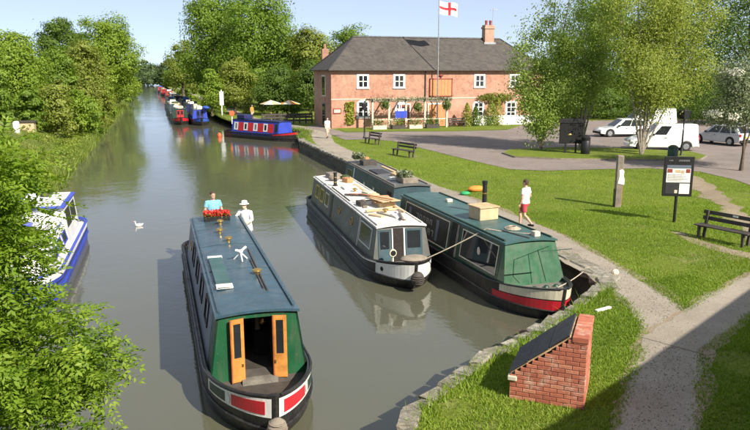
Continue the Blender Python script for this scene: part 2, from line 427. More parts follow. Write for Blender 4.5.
ground = mb.build('ground', M['grass_ground'], smooth=True); tag(ground, kind='structure')
mb = MB()
offs = [0, .15, .3, .8, 1.5, 2.5, 3.5, 4.5, 5.5, 6.5, 9, 14, 25, 60, 200, 1500]
mb.grid([[(leftx(y) - d + (.25 * math.sin(y * 1.7) * math.exp(-d) if d < 3 else 0), y, leftz(d, y) + (0 if d < .5 else wob(d, y) * 2)) for d in offs] for y in stations()])
bank = mb.build('canal_bank', M['bank_ground'], smooth=True); tag(bank, kind='structure')
mb = MB()
mb.face([(-30, -60, 0), (40, -60, 0), (40, 950, 0), (-30, 950, 0)])
water = mb.build('water', M['water']); tag(water, kind='structure')
# hills closing the horizon
mb = MB()
rows = []
for k in range(61):
    a = R(-60 + 2 * k * 1.0 + 0)
    a = R(-50 + k * 2)
    h = 14 + 10 * math.sin(k * .35 + 1) + 7 * math.sin(k * .81)
    h += 34 * math.exp(-((math.degrees(a) - 29) / 4.5) ** 2)
    d = 2200
    rows.append([(math.sin(a) * d, math.cos(a) * d, -5), (math.sin(a) * (d + 60), math.cos(a) * (d + 60), h * .7), (math.sin(a) * (d + 300), math.cos(a) * (d + 300), h)])
mb.grid(rows)
hills = mb.build('hills', M['hill'], smooth=True); tag(hills, kind='structure')

# ------------------------------------------------------------------ paths and road as sheets
def ribbon(pts, wid, z, step=.2, seed=0, jit=.05):
    rn = random.Random(seed)
    P = []
    for i in range(len(pts) - 1):
        a, b = Vector(pts[i]).to_2d(), Vector(pts[i + 1]).to_2d()
        n = max(1, int((b - a).length / (step if a.length < 40 else step * 4)))
        for k in range(n): P.append((a.lerp(b, k / n), wid[i] + (wid[i + 1] - wid[i]) * k / n))
    P.append((Vector(pts[-1]).to_2d(), wid[-1]))
    for _ in range(40):
        P = [P[0]] + [((P[i - 1][0] + P[i][0] * 2 + P[i + 1][0]) / 4, P[i][1]) for i in range(1, len(P) - 1)] + [P[-1]]
    rows = []
    lo = ro = 0.0
    for i, (p, w) in enumerate(P):
        d = (P[min(i + 1, len(P) - 1)][0] - P[max(i - 1, 0)][0]).normalized()
        nn = Vector((d.y, -d.x))
        lo = lo * .8 + rn.uniform(-jit, jit); ro = ro * .8 + rn.uniform(-jit, jit)
        l = w / 2 + lo; r = w / 2 + ro
        rows.append([(*(p - nn * l), z), (*(p - nn * l * .33), z), (*(p + nn * r * .33), z), (*(p + nn * r), z)])
    return MB().grid(rows), P
g = lambda x, y: tuple(G(x, y))[:2]
PATH_A = [g(652, 455), g(656, 430), g(660, 400), g(672, 355), g(676, 330), g(662, 308), g(625, 284), g(592, 265), g(565, 250), (12.75, 20.5), (12.75, 30), (12.8, 45), (13.0, 56), (14.9, 61), (15.6, 66), (14.2, 73), (12.4, 82), (11.8, 95), (11.4, 140), (11, 300)]
WID_A = [1.15, 1.15, 1.1, 1.0, 1.15, 1.1, 1.15, 1.3, 1.35, 1.35, 1.3, 1.4, 1.6, 1.8, 1.8, 1.6, 1.5, 1.4, 1.4, 1.4]
mbp, _ = ribbon(PATH_A[:11], [w + .34 for w in WID_A[:11]], LAND + .004, seed=13, jit=.09)
o = mbp.build('path_verge', M['dirt']); tag(o, kind='structure')
mbp, PA = ribbon(PATH_A, WID_A, LAND + .008, seed=3)
towpath = mbp.build('towpath', M['gravel']); tag(towpath, kind='structure')
PATH_B = [g(668, 345), g(700, 325), g(750, 291), g(820, 258), g(920, 225)]
mbp, PB = ribbon(PATH_B, [1.2, 1.15, 1.15, 1.2, 1.2], LAND + .016, seed=4)
o = mbp.build('path', M['gravel']); tag(o, kind='structure')
mbp, _ = ribbon(PATH_B, [1.5, 1.45, 1.45, 1.5, 1.5], LAND + .012, seed=14, jit=.09)
o = mbp.build('path_verge', M['dirt']); tag(o, kind='structure')
PATH_C = [g(683, 176), g(702, 188), g(725, 203), g(750, 224), g(790, 262)]
mbp, PC = ribbon(PATH_C, [1.3, 1.2, .9, .9, .9], LAND + .012, seed=5, jit=.16)
o = mbp.build('path', M['dirt']); tag(o, kind='structure')
PATH_D = [g(676, 232), g(700, 243), g(728, 253), g(775, 262)]
mbp, PDR = ribbon(PATH_D, [.25, .5, .6, .5], LAND + .004, seed=6, jit=.12, step=.3)
o = mbp.build('path', M['dirt']); tag(o, kind='structure')
ROADP = [(305, 127), (322, 131), (345, 140), (368, 139.5), (392, 141), (412, 146), (436, 152), (462, 158.5), (490, 165), (510, 169.5), (545, 171), (600, 169.5), (650, 168.5), (700, 172), (735, 180), (790, 200), (1000, 195), (1000, 122), (700, 119.5), (560, 121), (520, 126), (508, 130), (456, 131.5), (400, 131.8), (345, 132.6), (334, 129.5), (318, 125)]
def poly_sheet(name, pts, z, m, thick=0):
    bm = bmesh.new()
    vs = [bm.verts.new((p[0], p[1], z)) for p in pts]
    f = bm.faces.new(vs)
    if f.normal.z < 0: f.normal_flip()
    if thick:
        r = bmesh.ops.extrude_face_region(bm, geom=[f])
        for e in r['geom']:
            if isinstance(e, bmesh.types.BMVert): e.co.z += thick
    bmesh.ops.recalc_face_normals(bm, faces=bm.faces)
    bmesh.ops.triangulate(bm, faces=bm.faces[:])
    me = bpy.data.meshes.new(name); bm.to_mesh(me); bm.free(); me.materials.append(m)
    return link(name, me)
ROADW = [tuple(G(*p))[:2] for p in ROADP]
ROADW = [p for p in ROADW]
road = poly_sheet('road', ROADW, LAND + .020, M['asphalt']); tag(road, kind='structure')
# grass island between road and car park, with its kerb
ISL = [(503, 154), (510, 151), (560, 148.6), (620, 149.5), (690, 153), (706, 157), (700, 160.5), (650, 161), (560, 160), (515, 158)]
ISLW = [tuple(G(*p))[:2] for p in ISL]
isl = poly_sheet('grass_island', ISLW, LAND + .10, M['grass_ground'], .02); tag(isl, kind='structure')
mb = MB()
for i in range(len(ISLW)):
    a, b = Vector((*ISLW[i], 0)), Vector((*ISLW[(i + 1) % len(ISLW)], 0))
    d = (b - a).normalized(); nn = Vector((d.y, -d.x, 0))
    mb.obox(a, d, nn, (0, 0, 1), -.02, (b - a).length + .02, -.06, .07, LAND, LAND + .115)
o = mb.build('kerb', M['wood_grey']); tag(o, kind='structure')

# ------------------------------------------------------------------ quay wall with coping stones
quay = thing('quay_wall', 'dark mossy stone quay wall edging the right side of the canal', 'wall', (11.7, 40, 0))
qx, qy = 11.7, 40
mb = MB()
pts = [p for p in QUAY if p[1] >= 8.6 and p[1] <= 80]
rows = []
fine = []
for (x0, y0), (x1, y1) in zip(pts, pts[1:]):
    n = max(1, int(math.hypot(x1 - x0, y1 - y0) / .7))
    fine += [(x0 + (x1 - x0) * k / n, y0 + (y1 - y0) * k / n) for k in range(n)]
fine.append(pts[-1])
rn = random.Random(11)
lev = [-.6, 0, .22, .44, LAND - .08]
for x, y in fine:
    rows.append([(x - qx + rn.uniform(-.03, .05), y - qy, z) for z in lev] + [(x - qx + .5, y - qy, LAND - .08)])
mb.grid(rows); mb.build('wall_face', M['quay_face'], quay)
# coping stones: shared rough blocks
def rough_block(seed, w, d, h, j=.03):
    rn = random.Random(seed); mb = MB()
    mb.box(-w / 2, w / 2, -d / 2, d / 2, 0, h)
    me = mb.mesh('coping_stone', M['coping'], bevel=.035)
    for v in me.vertices:
        v.co += Vector((rn.uniform(-j, j), rn.uniform(-j, j), rn.uniform(-j, j) * .7))
    return me
blocks_s = [rough_block(i, .56, .42, .2, .035) for i in range(5)]
blocks_l = [rough_block(20 + i, .92, .5, .2, .02) for i in range(4)]
def along(pts, step):
    out = []; acc = 0
    for (x0, y0), (x1, y1) in zip(pts, pts[1:]):
        L = math.hypot(x1 - x0, y1 - y0); t = acc
        while t < L:
            out.append((x0 + (x1 - x0) * t / L, y0 + (y1 - y0) * t / L, math.atan2(y1 - y0, x1 - x0))); t += step
        acc = t - L
    return out
for i, (x, y, a) in enumerate(along([p for p in QUAY if 8.5 < p[1] < 15.2], .58)):
    o = link('coping_stone', blocks_s[i % 5], quay)
    o.location = (x - qx + .14 * math.sin(a), y - qy - .14 * math.cos(a), LAND - .13 + rn.uniform(-.02, .03))
    o.rotation_euler = (rn.uniform(-.05, .05), rn.uniform(-.05, .05), a + rn.uniform(-.08, .08))
    s = rn.uniform(.75, 1.04); o.scale = (s, rn.uniform(.62, .98), rn.uniform(.75, 1.0))
for i, (x, y, a) in enumerate(along([p for p in QUAY if 15 < p[1] < 66.5], .95)):
    o = link('coping_stone', blocks_l[i % 4], quay)
    o.location = (x - qx + .2 * math.sin(a), y - qy - .2 * math.cos(a), LAND - .15 + rn.uniform(-.012, .018))
    o.rotation_euler = (0, 0, a + rn.uniform(-.02, .02))
    o.scale = (rn.uniform(.94, 1.0), rn.uniform(.9, 1.1), 1)
# flat lighter slabs lying on the quay corner
for i, (px, py) in enumerate([(568, 258), (581, 265), (592, 273), (600, 278)]):
    o = link('coping_stone', blocks_l[i], quay)
    p = G(px, py); o.location = (p.x - qx + .15, p.y - qy, LAND - .16); o.rotation_euler = (0, 0, R(70 + 20 * i)); o.scale = (.8, 1.1, 1)

# ------------------------------------------------------------------ bridge the photographer stands on (out of frame, it casts the near shadow)
br = thing('bridge', 'red brick canal bridge with parapet walls that throws the shadow at lower right', 'bridge', (0, 0, 0))
PAR = [(-14, -1.2, 4.0), (-6, .1, 5.0), (0, .55, 5.15), (4, 1.7, 5.2), (8.5, 3.55, 5.25), (11.6, 5.1, 5.3), (17.5, 8.3, 5.3), (27, 13.4, 5.3)]
mb = MB()
def wallseg(mb, P, zb, th=.35):
    for a, b in zip(P, P[1:]):
        A, B = Vector((a[0], a[1], 0)), Vector((b[0], b[1], 0)); d = (B - A).normalized(); nn = Vector((d.y, -d.x, 0))
        mb.face([A + Vector((0, 0, zb(a))), B + Vector((0, 0, zb(b))), B + Vector((0, 0, b[2])), A + Vector((0, 0, a[2]))])
        A2, B2 = A + nn * th, B + nn * th
        mb.face([A2 + Vector((0, 0, zb(a))), B2 + Vector((0, 0, zb(b))), B2 + Vector((0, 0, b[2])), A2 + Vector((0, 0, a[2]))])
        mb.face([A + Vector((0, 0, a[2])), B + Vector((0, 0, b[2])), B2 + Vector((0, 0, b[2])), A2 + Vector((0, 0, a[2]))])
wallseg(mb, PAR, lambda p: 3.6 if -3.3 < p[0] < 3.9 else .4)
mb.build('parapet', M['bridge_brick'], br)
mb = MB(); wallseg(mb, [(p[0] + 1.2, p[1] - 4.6, p[2]) for p in PAR], lambda p: .4)
mb.build('parapet', M['bridge_brick'], br)
mb = MB()
for a, b in zip(PAR, PAR[1:]):
    mb.face([(a[0], a[1] - .3, a[2] - 1.0), (b[0], b[1] - .3, b[2] - 1.0), (b[0] + 1.2, b[1] - 4.6, b[2] - 1.0), (a[0] + 1.2, a[1] - 4.6, a[2] - 1.0)])
mb.build('deck', M['asphalt'], br)

# ------------------------------------------------------------------ leaf clouds
def leaf_mesh(name, C, Nn, size, tint, m, aspect=.55, fold=.25, seed=0, updir=None):
    rg = np.random.default_rng(seed)
    n = len(C)
    Nn = Nn / np.maximum(1e-6, np.linalg.norm(Nn, axis=1, keepdims=True))
    rv = rg.normal(size=(n, 3)) if updir is None else updir + rg.normal(size=(n, 3)) * .35
    U = rv - (rv * Nn).sum(1, keepdims=True) * Nn
    U /= np.maximum(1e-6, np.linalg.norm(U, axis=1, keepdims=True))
    V = np.cross(Nn, U)
    s = size[:, None]
    v = np.empty((n, 4, 3), dtype=np.float32)
    v[:, 0] = C - U * s * .5
    v[:, 1] = C + V * s * aspect * .5 + Nn * s * fold * .5 * .5
    v[:, 2] = C + U * s * .5 - Nn * s * .12
    v[:, 3] = C - V * s * aspect * .5 + Nn * s * fold * .5 * .5
    me = bpy.data.meshes.new(name)
    me.vertices.add(n * 4); me.vertices.foreach_set('co', v.reshape(-1))
    me.loops.add(n * 4); me.loops.foreach_set('vertex_index', np.arange(n * 4, dtype=np.int32))
    me.polygons.add(n); me.polygons.foreach_set('loop_start', np.arange(0, n * 4, 4, dtype=np.int32))
    at_ = me.attributes.new('tint', 'FLOAT', 'FACE'); at_.data.foreach_set('value', np.clip(tint, 0, 1).astype(np.float32))
    me.materials.append(m)
    me.update(calc_edges=True)
    return me
def crown_points(seed, lobes, n, clump=.2, per=70, shell=.55, droop=0):
    """points gathered in clumps on and inside the lobes; returns C, N, tint"""
    rg = np.random.default_rng(seed)
    L = np.array(lobes, dtype=float)
    area = (L[:, 3] * L[:, 4] + L[:, 4] * L[:, 5] + L[:, 3] * L[:, 5]); pr = area / area.sum()
    K = max(20, n // per)
    li = rg.choice(len(L), K, p=pr)
    d = rg.normal(size=(K, 3)); d /= np.linalg.norm(d, axis=1, keepdims=True)
    rr = shell + (1 - shell) * rg.random(K) ** .5
    rr *= rg.uniform(.86, 1.10, K)
    cc = L[li, :3] + d * L[li, 3:6] * rr[:, None]
    ctint = rg.normal(.5, .13, K)
    csz = rg.uniform(.7, 1.4, K)
    ki = rg.choice(K, n, p=csz / csz.sum())
    mean = L[li, 3:6].mean(1)
    off = np.clip(rg.normal(size=(n, 3)), -1.7, 1.7) * (clump * mean[ki] * csz[ki])[:, None] * np.array([1, 1, .6])
    if droop: off[:, 2] -= droop * np.linalg.norm(off[:, :2], axis=1)
    C = cc[ki] + off
    Nn = d[ki] * 1.0 + off / (clump * mean[ki])[:, None] * .25 + rg.normal(size=(n, 3)) * .42 + np.array([0, 0, .3])
    t = ctint[ki] + rg.normal(0, .17, n)
    return C, Nn, t
def lobes_fit(seed, w, dpt, h0, h1, k=9, fill=1.0):
    """a rounded, uneven crown between heights h0 and h1 of width w"""
    rn = random.Random(seed); H = h1 - h0; out = []
    out.append((0, 0, h0 + H * .48, w * .34, dpt * .34, H * .42))
    for i in range(k):
        a = i * 2.399 + rn.uniform(-.3, .3)
        t = (i + .5) / k
        z = h0 + H * (.10 + .76 * t)
        prof = math.sin(math.pi * min(1, max(0, .27 + .66 * t))) ** .6
        r = w / 2 * prof * rn.uniform(.48, .66)
        s = w * rn.uniform(.17, .25) * (.75 + .25 * prof)
        out.append((r * math.cos(a), r * dpt / w * math.sin(a), z, s, s * dpt / w, min(s, H * .2) * rn.uniform(.75, 1.05)))
    out.append((rn.uniform(-.1, .1) * w, 0, h1 - H * .16, w * .2, dpt * .2, H * .16))
    return out
def limbs(mb, base_r, h0, lobes, seed, th=None, lean=(0, 0)):
    rn = random.Random(seed)
    top = max(l[2] for l in lobes)
    th = th or (h0 + (top - h0) * .55)
    pts = []; rr = []
    for i in range(7):
        t = i / 6
        pts.append((lean[0] * t + rn.uniform(-.04, .04) * th * .2, lean[1] * t + rn.uniform(-.04, .04) * th * .2, th * t - .05)); rr.append(base_r * (1.25 - t * .95 if i else 1.5))
    mb.tube(pts, rr, 8)
    for l in lobes:
        k = rn.randint(2, 5); s = Vector(pts[k]); e = Vector(l[:3])
        mid = s.lerp(e, .5) + Vector((rn.uniform(-.1, .1), rn.uniform(-.1, .1), .12)) * (e - s).length
        mb.tube([s, mid, e], [rr[k] * .55, rr[k] * .35, rr[k] * .12], 6)
def tree(name, label, cat, loc, lobes, n, lsize, m, trunk_r, h0, seed, group=None, bark='bark', clump=.2, per=70, bloom=0, th=None, aspect=.6, shell=.55, droop=0, lean=(0, 0)):
    t = thing(name, label, cat, loc, 0, group)
    mb = MB(); limbs(mb, trunk_r, h0, lobes, seed, th, lean); mb.build('trunk', M[bark], t, smooth=True)
    C, Nn, tt = crown_points(seed, lobes, n, clump, per, shell, droop)
    rg = np.random.default_rng(seed + 1)
    sz = lsize * rg.uniform(.6, 1.3, n)
    keep = C[:, 2] > .05
    C, Nn, tt, sz = C[keep], Nn[keep], tt[keep], sz[keep]
    link('crown', leaf_mesh('crown', C, Nn, sz, tt, M[m], aspect=aspect, seed=seed), t)
    if bloom:
        C, Nn, tt = crown_points(seed + 50, [(l[0], l[1], l[2], l[3] * 1.06, l[4] * 1.06, l[5] * 1.06) for l in lobes], bloom, clump * .55, 60, .9)
        link('blossom', leaf_mesh('blossom', C, Nn, lsize * .8 * rg.uniform(.6, 1.3, bloom), tt, M['blossom'], aspect=.9, seed=seed + 9), t)
    return t
def tree_px(name, label, xl, xr, ytop, Y, m, n, lsize, seed, z0=None, h0f=.12, k=9, depth=None, cat='tree', group=None, bloom=0, tr=.022, **kw):
    a, b = at(xl, 90, Y), at(xr, 90, Y); top = at((xl + xr) / 2, ytop, Y).z
    if z0 is None: z0 = LAND if (a.x + b.x) / 2 > 3 else leftz(leftx(Y) - (a.x + b.x) / 2, Y)
    w = b.x - a.x; H = top - z0
    lob = lobes_fit(seed, w, depth or w, H * h0f, H, k)
    return tree(name, label, cat, ((a.x + b.x) / 2, Y, z0), lob, n, lsize, m, max(.06, H * tr), H * h0f, seed, group, **kw)
# ------------------------------------------------------------------ narrowboats (local: bow at y=0 pointing -y, stern at y=L, water at z=0)
class Boat:
    def __init__(s, name, label, loc, rz, L, hw=1.04, Lb=2.6, g=.60, rise=.34, Ls=1.1, hull='hull_black', deck='grey_deck', group=None, cat='boat', strake=True, c0=3.0, c1=10., zr=1.72, bw=.93, tw=.76, cab='green_paint', roof='blue_roof', rail='black_paint', open_front=False, rake_front=0.0, camber=.06, well=None):
        s.t = thing(name, label, cat, loc, rz, group)
        s.L, s.hw, s.Lb, s.g, s.rise, s.Ls = L, hw, Lb, g, rise, Ls
        dkz = lambda q: well if (well is not None and .55 < q < c0 + .1) else s.zg(q) - .105
        s.c0, s.c1, s.zr, s.bw, s.tw, s.camber, s.rake = c0, c1, zr, bw, tw, camber, rake_front
        mb = MB()
        ts = [0, .02, .05, .1, .16, .24, .34, .45, .58, .72, .86, 1.0]
        st = [Lb * t for t in ts] + [Lb + (L - Ls - Lb) * k / 10 for k in range(1, 11)] + [L - Ls + Ls * math.sin(math.pi / 2 * k / 8) for k in range(1, 9)]
        s.st = st
        levs = [(-.5, .10, .95), (.02, .03, .30), (.30, 0, .10), (None, 0, 0)]
        for sd in (-1, 1):
            rows = []
            for q in st:
                rows.append([s.P(sd, q, *lv) for lv in levs])
            mb.grid(rows)
        # inner bulwark and deck
        for sd in (-1, 1):
            rows = []
            for q in st:
                a = Vector(s.P(sd, q, None, 0, 0)); i = Vector(s.P(sd, q, None, .07, 0)); 
                if q < .12: i.y += .10
                rows.append([a, i, Vector((i.x, i.y, dkz(q) - .005))])
            mb.grid(rows)
        s.hull = mb.build('hull', M[hull], s.t, smooth=True)
        mb = MB(); rows = []
        for q in st:
            a = Vector(s.P(-1, q, None, .06, 0)); b = Vector(s.P(1, q, None, .06, 0)); a.z = b.z = dkz(q)
            rows.append([a, (a + b) / 2, b])
        mb.grid(rows); mb.build('deck', M[deck], s.t)
        if strake:
            mb = MB()
            for sd in (-1, 1):
                mb.tube([Vector(s.P(sd, q, .30, -.012, .10)) for q in st[1:]], .024, 6)
                mb.tube([Vector(s.P(sd, q, None, .0, 0)) for q in st[1:]], .026, 6)
            mb.build('rubbing_strake', M[hull], s.t, smooth=True)
        # cabin
        zb = g - .04; s.zb = zb
        rk = rake_front
        mb = MB()
        if not open_front:
            R0 = [(-bw, c0 - rk, zb), (bw, c0 - rk, zb), (tw, c0, zr), (-tw, c0, zr)]
            R1 = [(-bw, c1, zb), (bw, c1, zb), (tw, c1, zr), (-tw, c1, zr)]
            for i in range(4):
                j = (i + 1) % 4
                if i != 2: mb.face([R0[i], R0[j], R1[j], R1[i]])
            mb.face(R0); mb.face(R1[::-1])
        else:
            for sd in (-1, 1):
                U, V, Nn, O, h = s.side(sd)
                mb.obox(O, U, V, Nn, c0, c1, 0, h, -.04, 0)
            mb.prism([(-bw + .01, zb), (bw - .01, zb), (tw - .01, zr), (-tw + .01, zr)], (0, 0, 0), (1, 0, 0), (0, 0, 1), (0, 1, 0), c1 - .04, c1)
        s.cab = mb.build('cabin', M[cab], s.t)
        mb = MB(); rows = []
        for y in (c0 - .07, c0 + .25, (c0 + c1) / 2, c1 + .06):
            r = []
            for k in range(9):
                u = -1 + k / 4
                r.append((u * (tw + .035), y, zr + .03 + camber * (1 - u * u)))
            r += [(x, y_, z - .05) for (x, y_, z) in r[::-1]]
            rows.append(r)
        mb.rings(rows)
        s.roof = mb.build('roof', M[roof], s.t, smooth=True)
        for sd in (-1, 1):
            mb = MB(); x = sd * (tw - .05)
            mb.obox((0, 0, 0), (1, 0, 0), (0, 1, 0), (0, 0, 1), x - .02, x + .02, c0 + .1, c1 - .1, zr + .045, zr + .085)
            mb.build('handrail', M[rail], s.roof)
    def w(s, q):
        f = 1.0
        if q < s.Lb: t = q / s.Lb; f = (1 - (1 - t) ** 2) ** .74
        if q > s.L - s.Ls: t = (q - (s.L - s.Ls)) / s.Ls; f *= math.sqrt(max(0, 1 - t * t)) ** .85
        return s.hw * f
    def zg(s, q): return s.g + s.rise * max(0, 1 - q / (s.Lb * 1.25)) ** 1.7
    def P(s, sd, q, z, inset, off):
        if z is None: z = s.zg(q)
        y = q + off * max(0, 1 - q / s.Lb) ** 1.5
        return (sd * max(0, s.w(q) - inset), y, z)
    def HP(s, sd, q, v, off=.006):
        zt = s.zg(q)
        def pt(q): 
            a, b = Vector(s.P(sd, q, .30, 0, .10)), Vector(s.P(sd, q, None, 0, 0)); return a.lerp(b, v)
        p = pt(q); d = pt(q + .02) - p
        n = Vector((d.y, -d.x, 0)) * sd
        n.normalize()
        return p + n * off
    def band(s, name, m, sides, q0, q1, v0, v1, off=.006, n=14, parent=None):
        mb = MB()
        for sd in sides:
            rows = []
            for k in range(n + 1):
                q = q0 + (q1 - q0) * k / n
                rows.append([s.HP(sd, q, v0, -.01), s.HP(sd, q, v0, off), s.HP(sd, q, v1, off), s.HP(sd, q, v1, -.01)])
            mb.grid(rows)
            mb.cap(rows[0]); mb.cap(rows[-1][::-1])
        return mb.build(name, M[m], parent or s.t)
    def side(s, sd):
        a, b = Vector((sd * s.bw, 0, s.zb)), Vector((sd * s.tw, 0, s.zr)); V = (b - a); h = V.length; V.normalize()
        return Vector((0, 1, 0)), V, Vector((sd * V.z, 0, abs(s.bw - s.tw) / h * 1.0)), a, h
    def win(s, sd, y0, y1, v0=.28, v1=.82, frame='brass', glass='dark_glass', fw=.035, name='window', proud=.02):
        U, V, Nn, O, h = s.side(sd)
        a, b = v0 * h, v1 * h
        mb = MB()
        for (u0, u1, w0, w1) in ((y0, y1, a, a + fw), (y0, y1, b - fw, b), (y0, y0 + fw, a + fw, b - fw), (y1 - fw, y1, a + fw, b - fw)):
            mb.obox(O, U, V, Nn, u0, u1, w0, w1, .002, proud)
        f = mb.build(name, M[frame], s.t)
        mb = MB(); mb.obox(O, U, V, Nn, y0 + fw * .8, y1 - fw * .8, a + fw * .8, b - fw * .8, .001, .008)
        mb.build('pane', M[glass], f)
        return f
    def panel(s, sd, y0, y1, v0, v1, m, name='side_panel', proud=.004, parent=None):
        U, V, Nn, O, h = s.side(sd)
        mb = MB(); mb.obox(O, U, V, Nn, y0, y1, v0 * h, v1 * h, .0005, proud)
        return mb.build(name, M[m], parent or s.t)
    def porthole(s, sd, y, v=.6, r=.15):
        U, V, Nn, O, h = s.side(sd); c = O + U * y + V * (v * h)
        mb = MB(); rows = []
        for rr, nn in ((r, 0), (r, .025), (r * .8, .03), (r * .78, .012)):
            rows.append([c + (U * math.cos(2 * math.pi * k / 16) + V * math.sin(2 * math.pi * k / 16)) * rr + Nn * nn for k in range(16)])
        mb.grid(rows, True); f = mb.build('window', M['brass'], s.t)
        mb = MB(); mb.cap([c + (U * math.cos(2 * math.pi * k / 16) + V * math.sin(2 * math.pi * k / 16)) * r * .82 + Nn * .011 for k in range(16)])
        mb.build('pane', M['dark_glass'], f)
    def rz(s, x): return s.zr + .03 + s.camber * (1 - (x / (s.tw + .035)) ** 2)
    def vent(s, x, y):
        mb = MB(); mb.lathe([(.055, 0), (.05, .05), (.05, .08), (.105, .085), (.10, .11), (.06, .135), (.012, .145)], (x, y, s.rz(x)), 14)
        return mb.build('mushroom_vent', M['brass'], s.roof, smooth=True)
    def rbox(s, name, m, x0, x1, y0, y1, h, z0=0.0, bev=.01, parent=None):
        z = s.rz(max(abs(x0), abs(x1))) + z0
        mb = MB(); mb.box(x0, x1, y0, y1, z, z + h)
        return mb.build(name, M[m], parent or s.roof, bevel=bev)
    def chimney(s, x, y, h=.7, r=.075):
        z = s.rz(x)
        mb = MB(); mb.lathe([(r * 1.5, -.02), (r * 1.5, .03), (r, .05), (r * .95, h * .9), (r * 1.15, h * .91), (r * 1.15, h), (r * .8, h)], (x, y, z), 14)
        c = mb.build('chimney', M['black_paint'], s.roof, smooth=True)
        mb = MB()
        for q in (.25, .6): mb.lathe([(r * 1.02, h * q), (r * 1.04, h * q + .005), (r * 1.04, h * q + .03), (r * 1.02, h * q + .035)], (x, y, z), 14)
        mb.build('brass_band', M['brass'], c)
    def fender(s, z=None, r=.16, m='wood_dark'):
        z = s.zg(0) - .28 if z is None else z
        mb = MB(); mb.ellipsoid((0, -.10, z), (r, r * .75, r * 1.15), 14, 9)
        for k in range(5): mb.lathe([(r * (1.02 - .1 * abs(k - 2)), -.012 + (k - 2) * .055), (r * (1.06 - .1 * abs(k - 2)), (k - 2) * .055), (r * (1.02 - .1 * abs(k - 2)), .012 + (k - 2) * .055)], (0, -.10, z), 12)
        return mb.build('bow_fender', M[m], s.t, smooth=True)
    def tiller(s):
        L = s.L
        mb = MB(); mb.tube([(0, L - .1, .55), (0, L - .1, 1.0), (0, L - .35, 1.25), (0, L - 1.05, 1.32)], [.03, .03, .025, .02], 8)
        return mb.build('tiller', M['brass'], s.t, smooth=True)
    def front_doors(s, m='navy', wm='black_paint', pane=True):
        y = s.c0
        for sd in (-1, 1):
            mb = MB(); mb.box(min(sd * .04, sd * .40), max(sd * .04, sd * .40), y - .04, y - .004, s.zb + .05, s.zr - .08)
            d = mb.build('door', M[m], s.t)
            if pane:
                mb = MB(); mb.box(min(sd * .10, sd * .34), max(sd * .10, sd * .34), y - .048, y - .038, s.zb + .55, s.zr - .16); mb.build('pane', M['dark_glass'], d)

def rope(name, label, pts, r=.014, sag=0, n=14, group=None):
    P = []
    for a, b in zip(pts, pts[1:]):
        a, b = Vector(a), Vector(b)
        for k in range(n): t = k / n; P.append(a.lerp(b, t) - Vector((0, 0, sag * 4 * t * (1 - t))))
    P.append(Vector(pts[-1]))
    o0 = P[0]
    o = MB().tube([p - o0 for p in P], r, 6).build(name, M['rope'], smooth=True); o.location = o0
    return tag(o, label, 'rope', group)

# ---------- 1: the boat under way, nearest
b1 = Boat('narrowboat', 'blue-roofed green narrowboat under way with open orange front doors', (1.72, 10.75, 0), R(-.5), 13.6, Lb=2.5, rise=.36, c0=1.95, c1=11.2, cab='dark_green', roof='blue_roof', open_front=True, rail='slate_blue', zr=1.74, well=.36, deck='wood_dark')
for sd in (-1, 1): 
    pass
# bow panels: white-edged green and red
for sd in (-1, 1):
    b1.band('bow_panel', 'white_paint', (sd,), .03, 1.75, .34, .90, .006, 18)
    b1.band('bow_panel', 'red_paint', (sd,), .10, .78, .42, .82, .012, 10)
    b1.band('bow_panel', 'dark_green', (sd,), .98, 1.66, .42, .82, .012, 10)
    mb = MB(); c = b1.HP(sd, .88, .62, .012); d = (b1.HP(sd, .93, .62, .012) - b1.HP(sd, .83, .62, .012)).normalized(); nn = Vector((d.y, -d.x, 0)) * sd
    mb.cap([c + d * .075 * math.cos(k * math.pi / 8) + Vector((0, 0, .085)) * math.sin(k * math.pi / 8) + nn * .004 for k in range(16)]); mb.build('bow_panel', M['white_paint'], b1.t)
b1.fender(z=.42, r=.17, m='wood_grey'); b1.tiller()
# cabin side panels, the left one's reflection put into its grey-blue colour; windows
for sd in (-1, 1):
    b1.panel(sd, 2.6, 11.15, .02, .98, 'grey_blue' if sd < 0 else 'slate_blue')
    for y in (3.3, 4.9, 6.5, 8.1): b1.win(sd, y, y + .75, .42, .86, 'black_paint', proud=.03)
    b1.porthole(sd, 9.7)
# front bulkhead: side cheeks, lintel, sill and the dark cabin inside
y = 1.95
mb = MB()
for sd in (-1, 1):
    ring = [(sd * .27, .36), (sd * .93, .36), (sd * .93, b1.zb), (sd * .76, 1.74), (sd * .27, 1.74)]
    if sd < 0: ring = ring[::-1]
    mb.prism(ring, (0, 0, 0), (1, 0, 0), (0, 0, 1), (0, 1, 0), y, y + .04)
mb.box(-.27, .27, y, y + .04, 1.66, 1.74)
mb.build('front_bulkhead', M['green_paint'], b1.t)
mb = MB(); mb.box(-.34, .34, y - .14, y + .03, .34, .46); mb.build('door_step', M['grey_deck'], b1.t)
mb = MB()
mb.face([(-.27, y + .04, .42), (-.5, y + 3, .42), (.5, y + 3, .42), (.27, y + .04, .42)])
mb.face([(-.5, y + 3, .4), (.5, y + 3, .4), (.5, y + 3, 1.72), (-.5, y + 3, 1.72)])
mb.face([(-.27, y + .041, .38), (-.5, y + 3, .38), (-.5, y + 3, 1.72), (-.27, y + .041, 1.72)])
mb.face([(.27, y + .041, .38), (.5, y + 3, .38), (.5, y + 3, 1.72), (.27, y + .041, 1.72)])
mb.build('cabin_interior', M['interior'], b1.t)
mb = MB(); mb.box(.05, .42, y + .9, y + 1.3, .43, 1.05); mb.build('stove', M['black_matt'], b1.t, bevel=.03)
mb = MB(); mb.tube([(.12, y + 1.0, 1.05), (.12, y + 1.0, 1.72)], .05, 10); mb.build('flue_pipe', M['wood_grey'], b1.t)
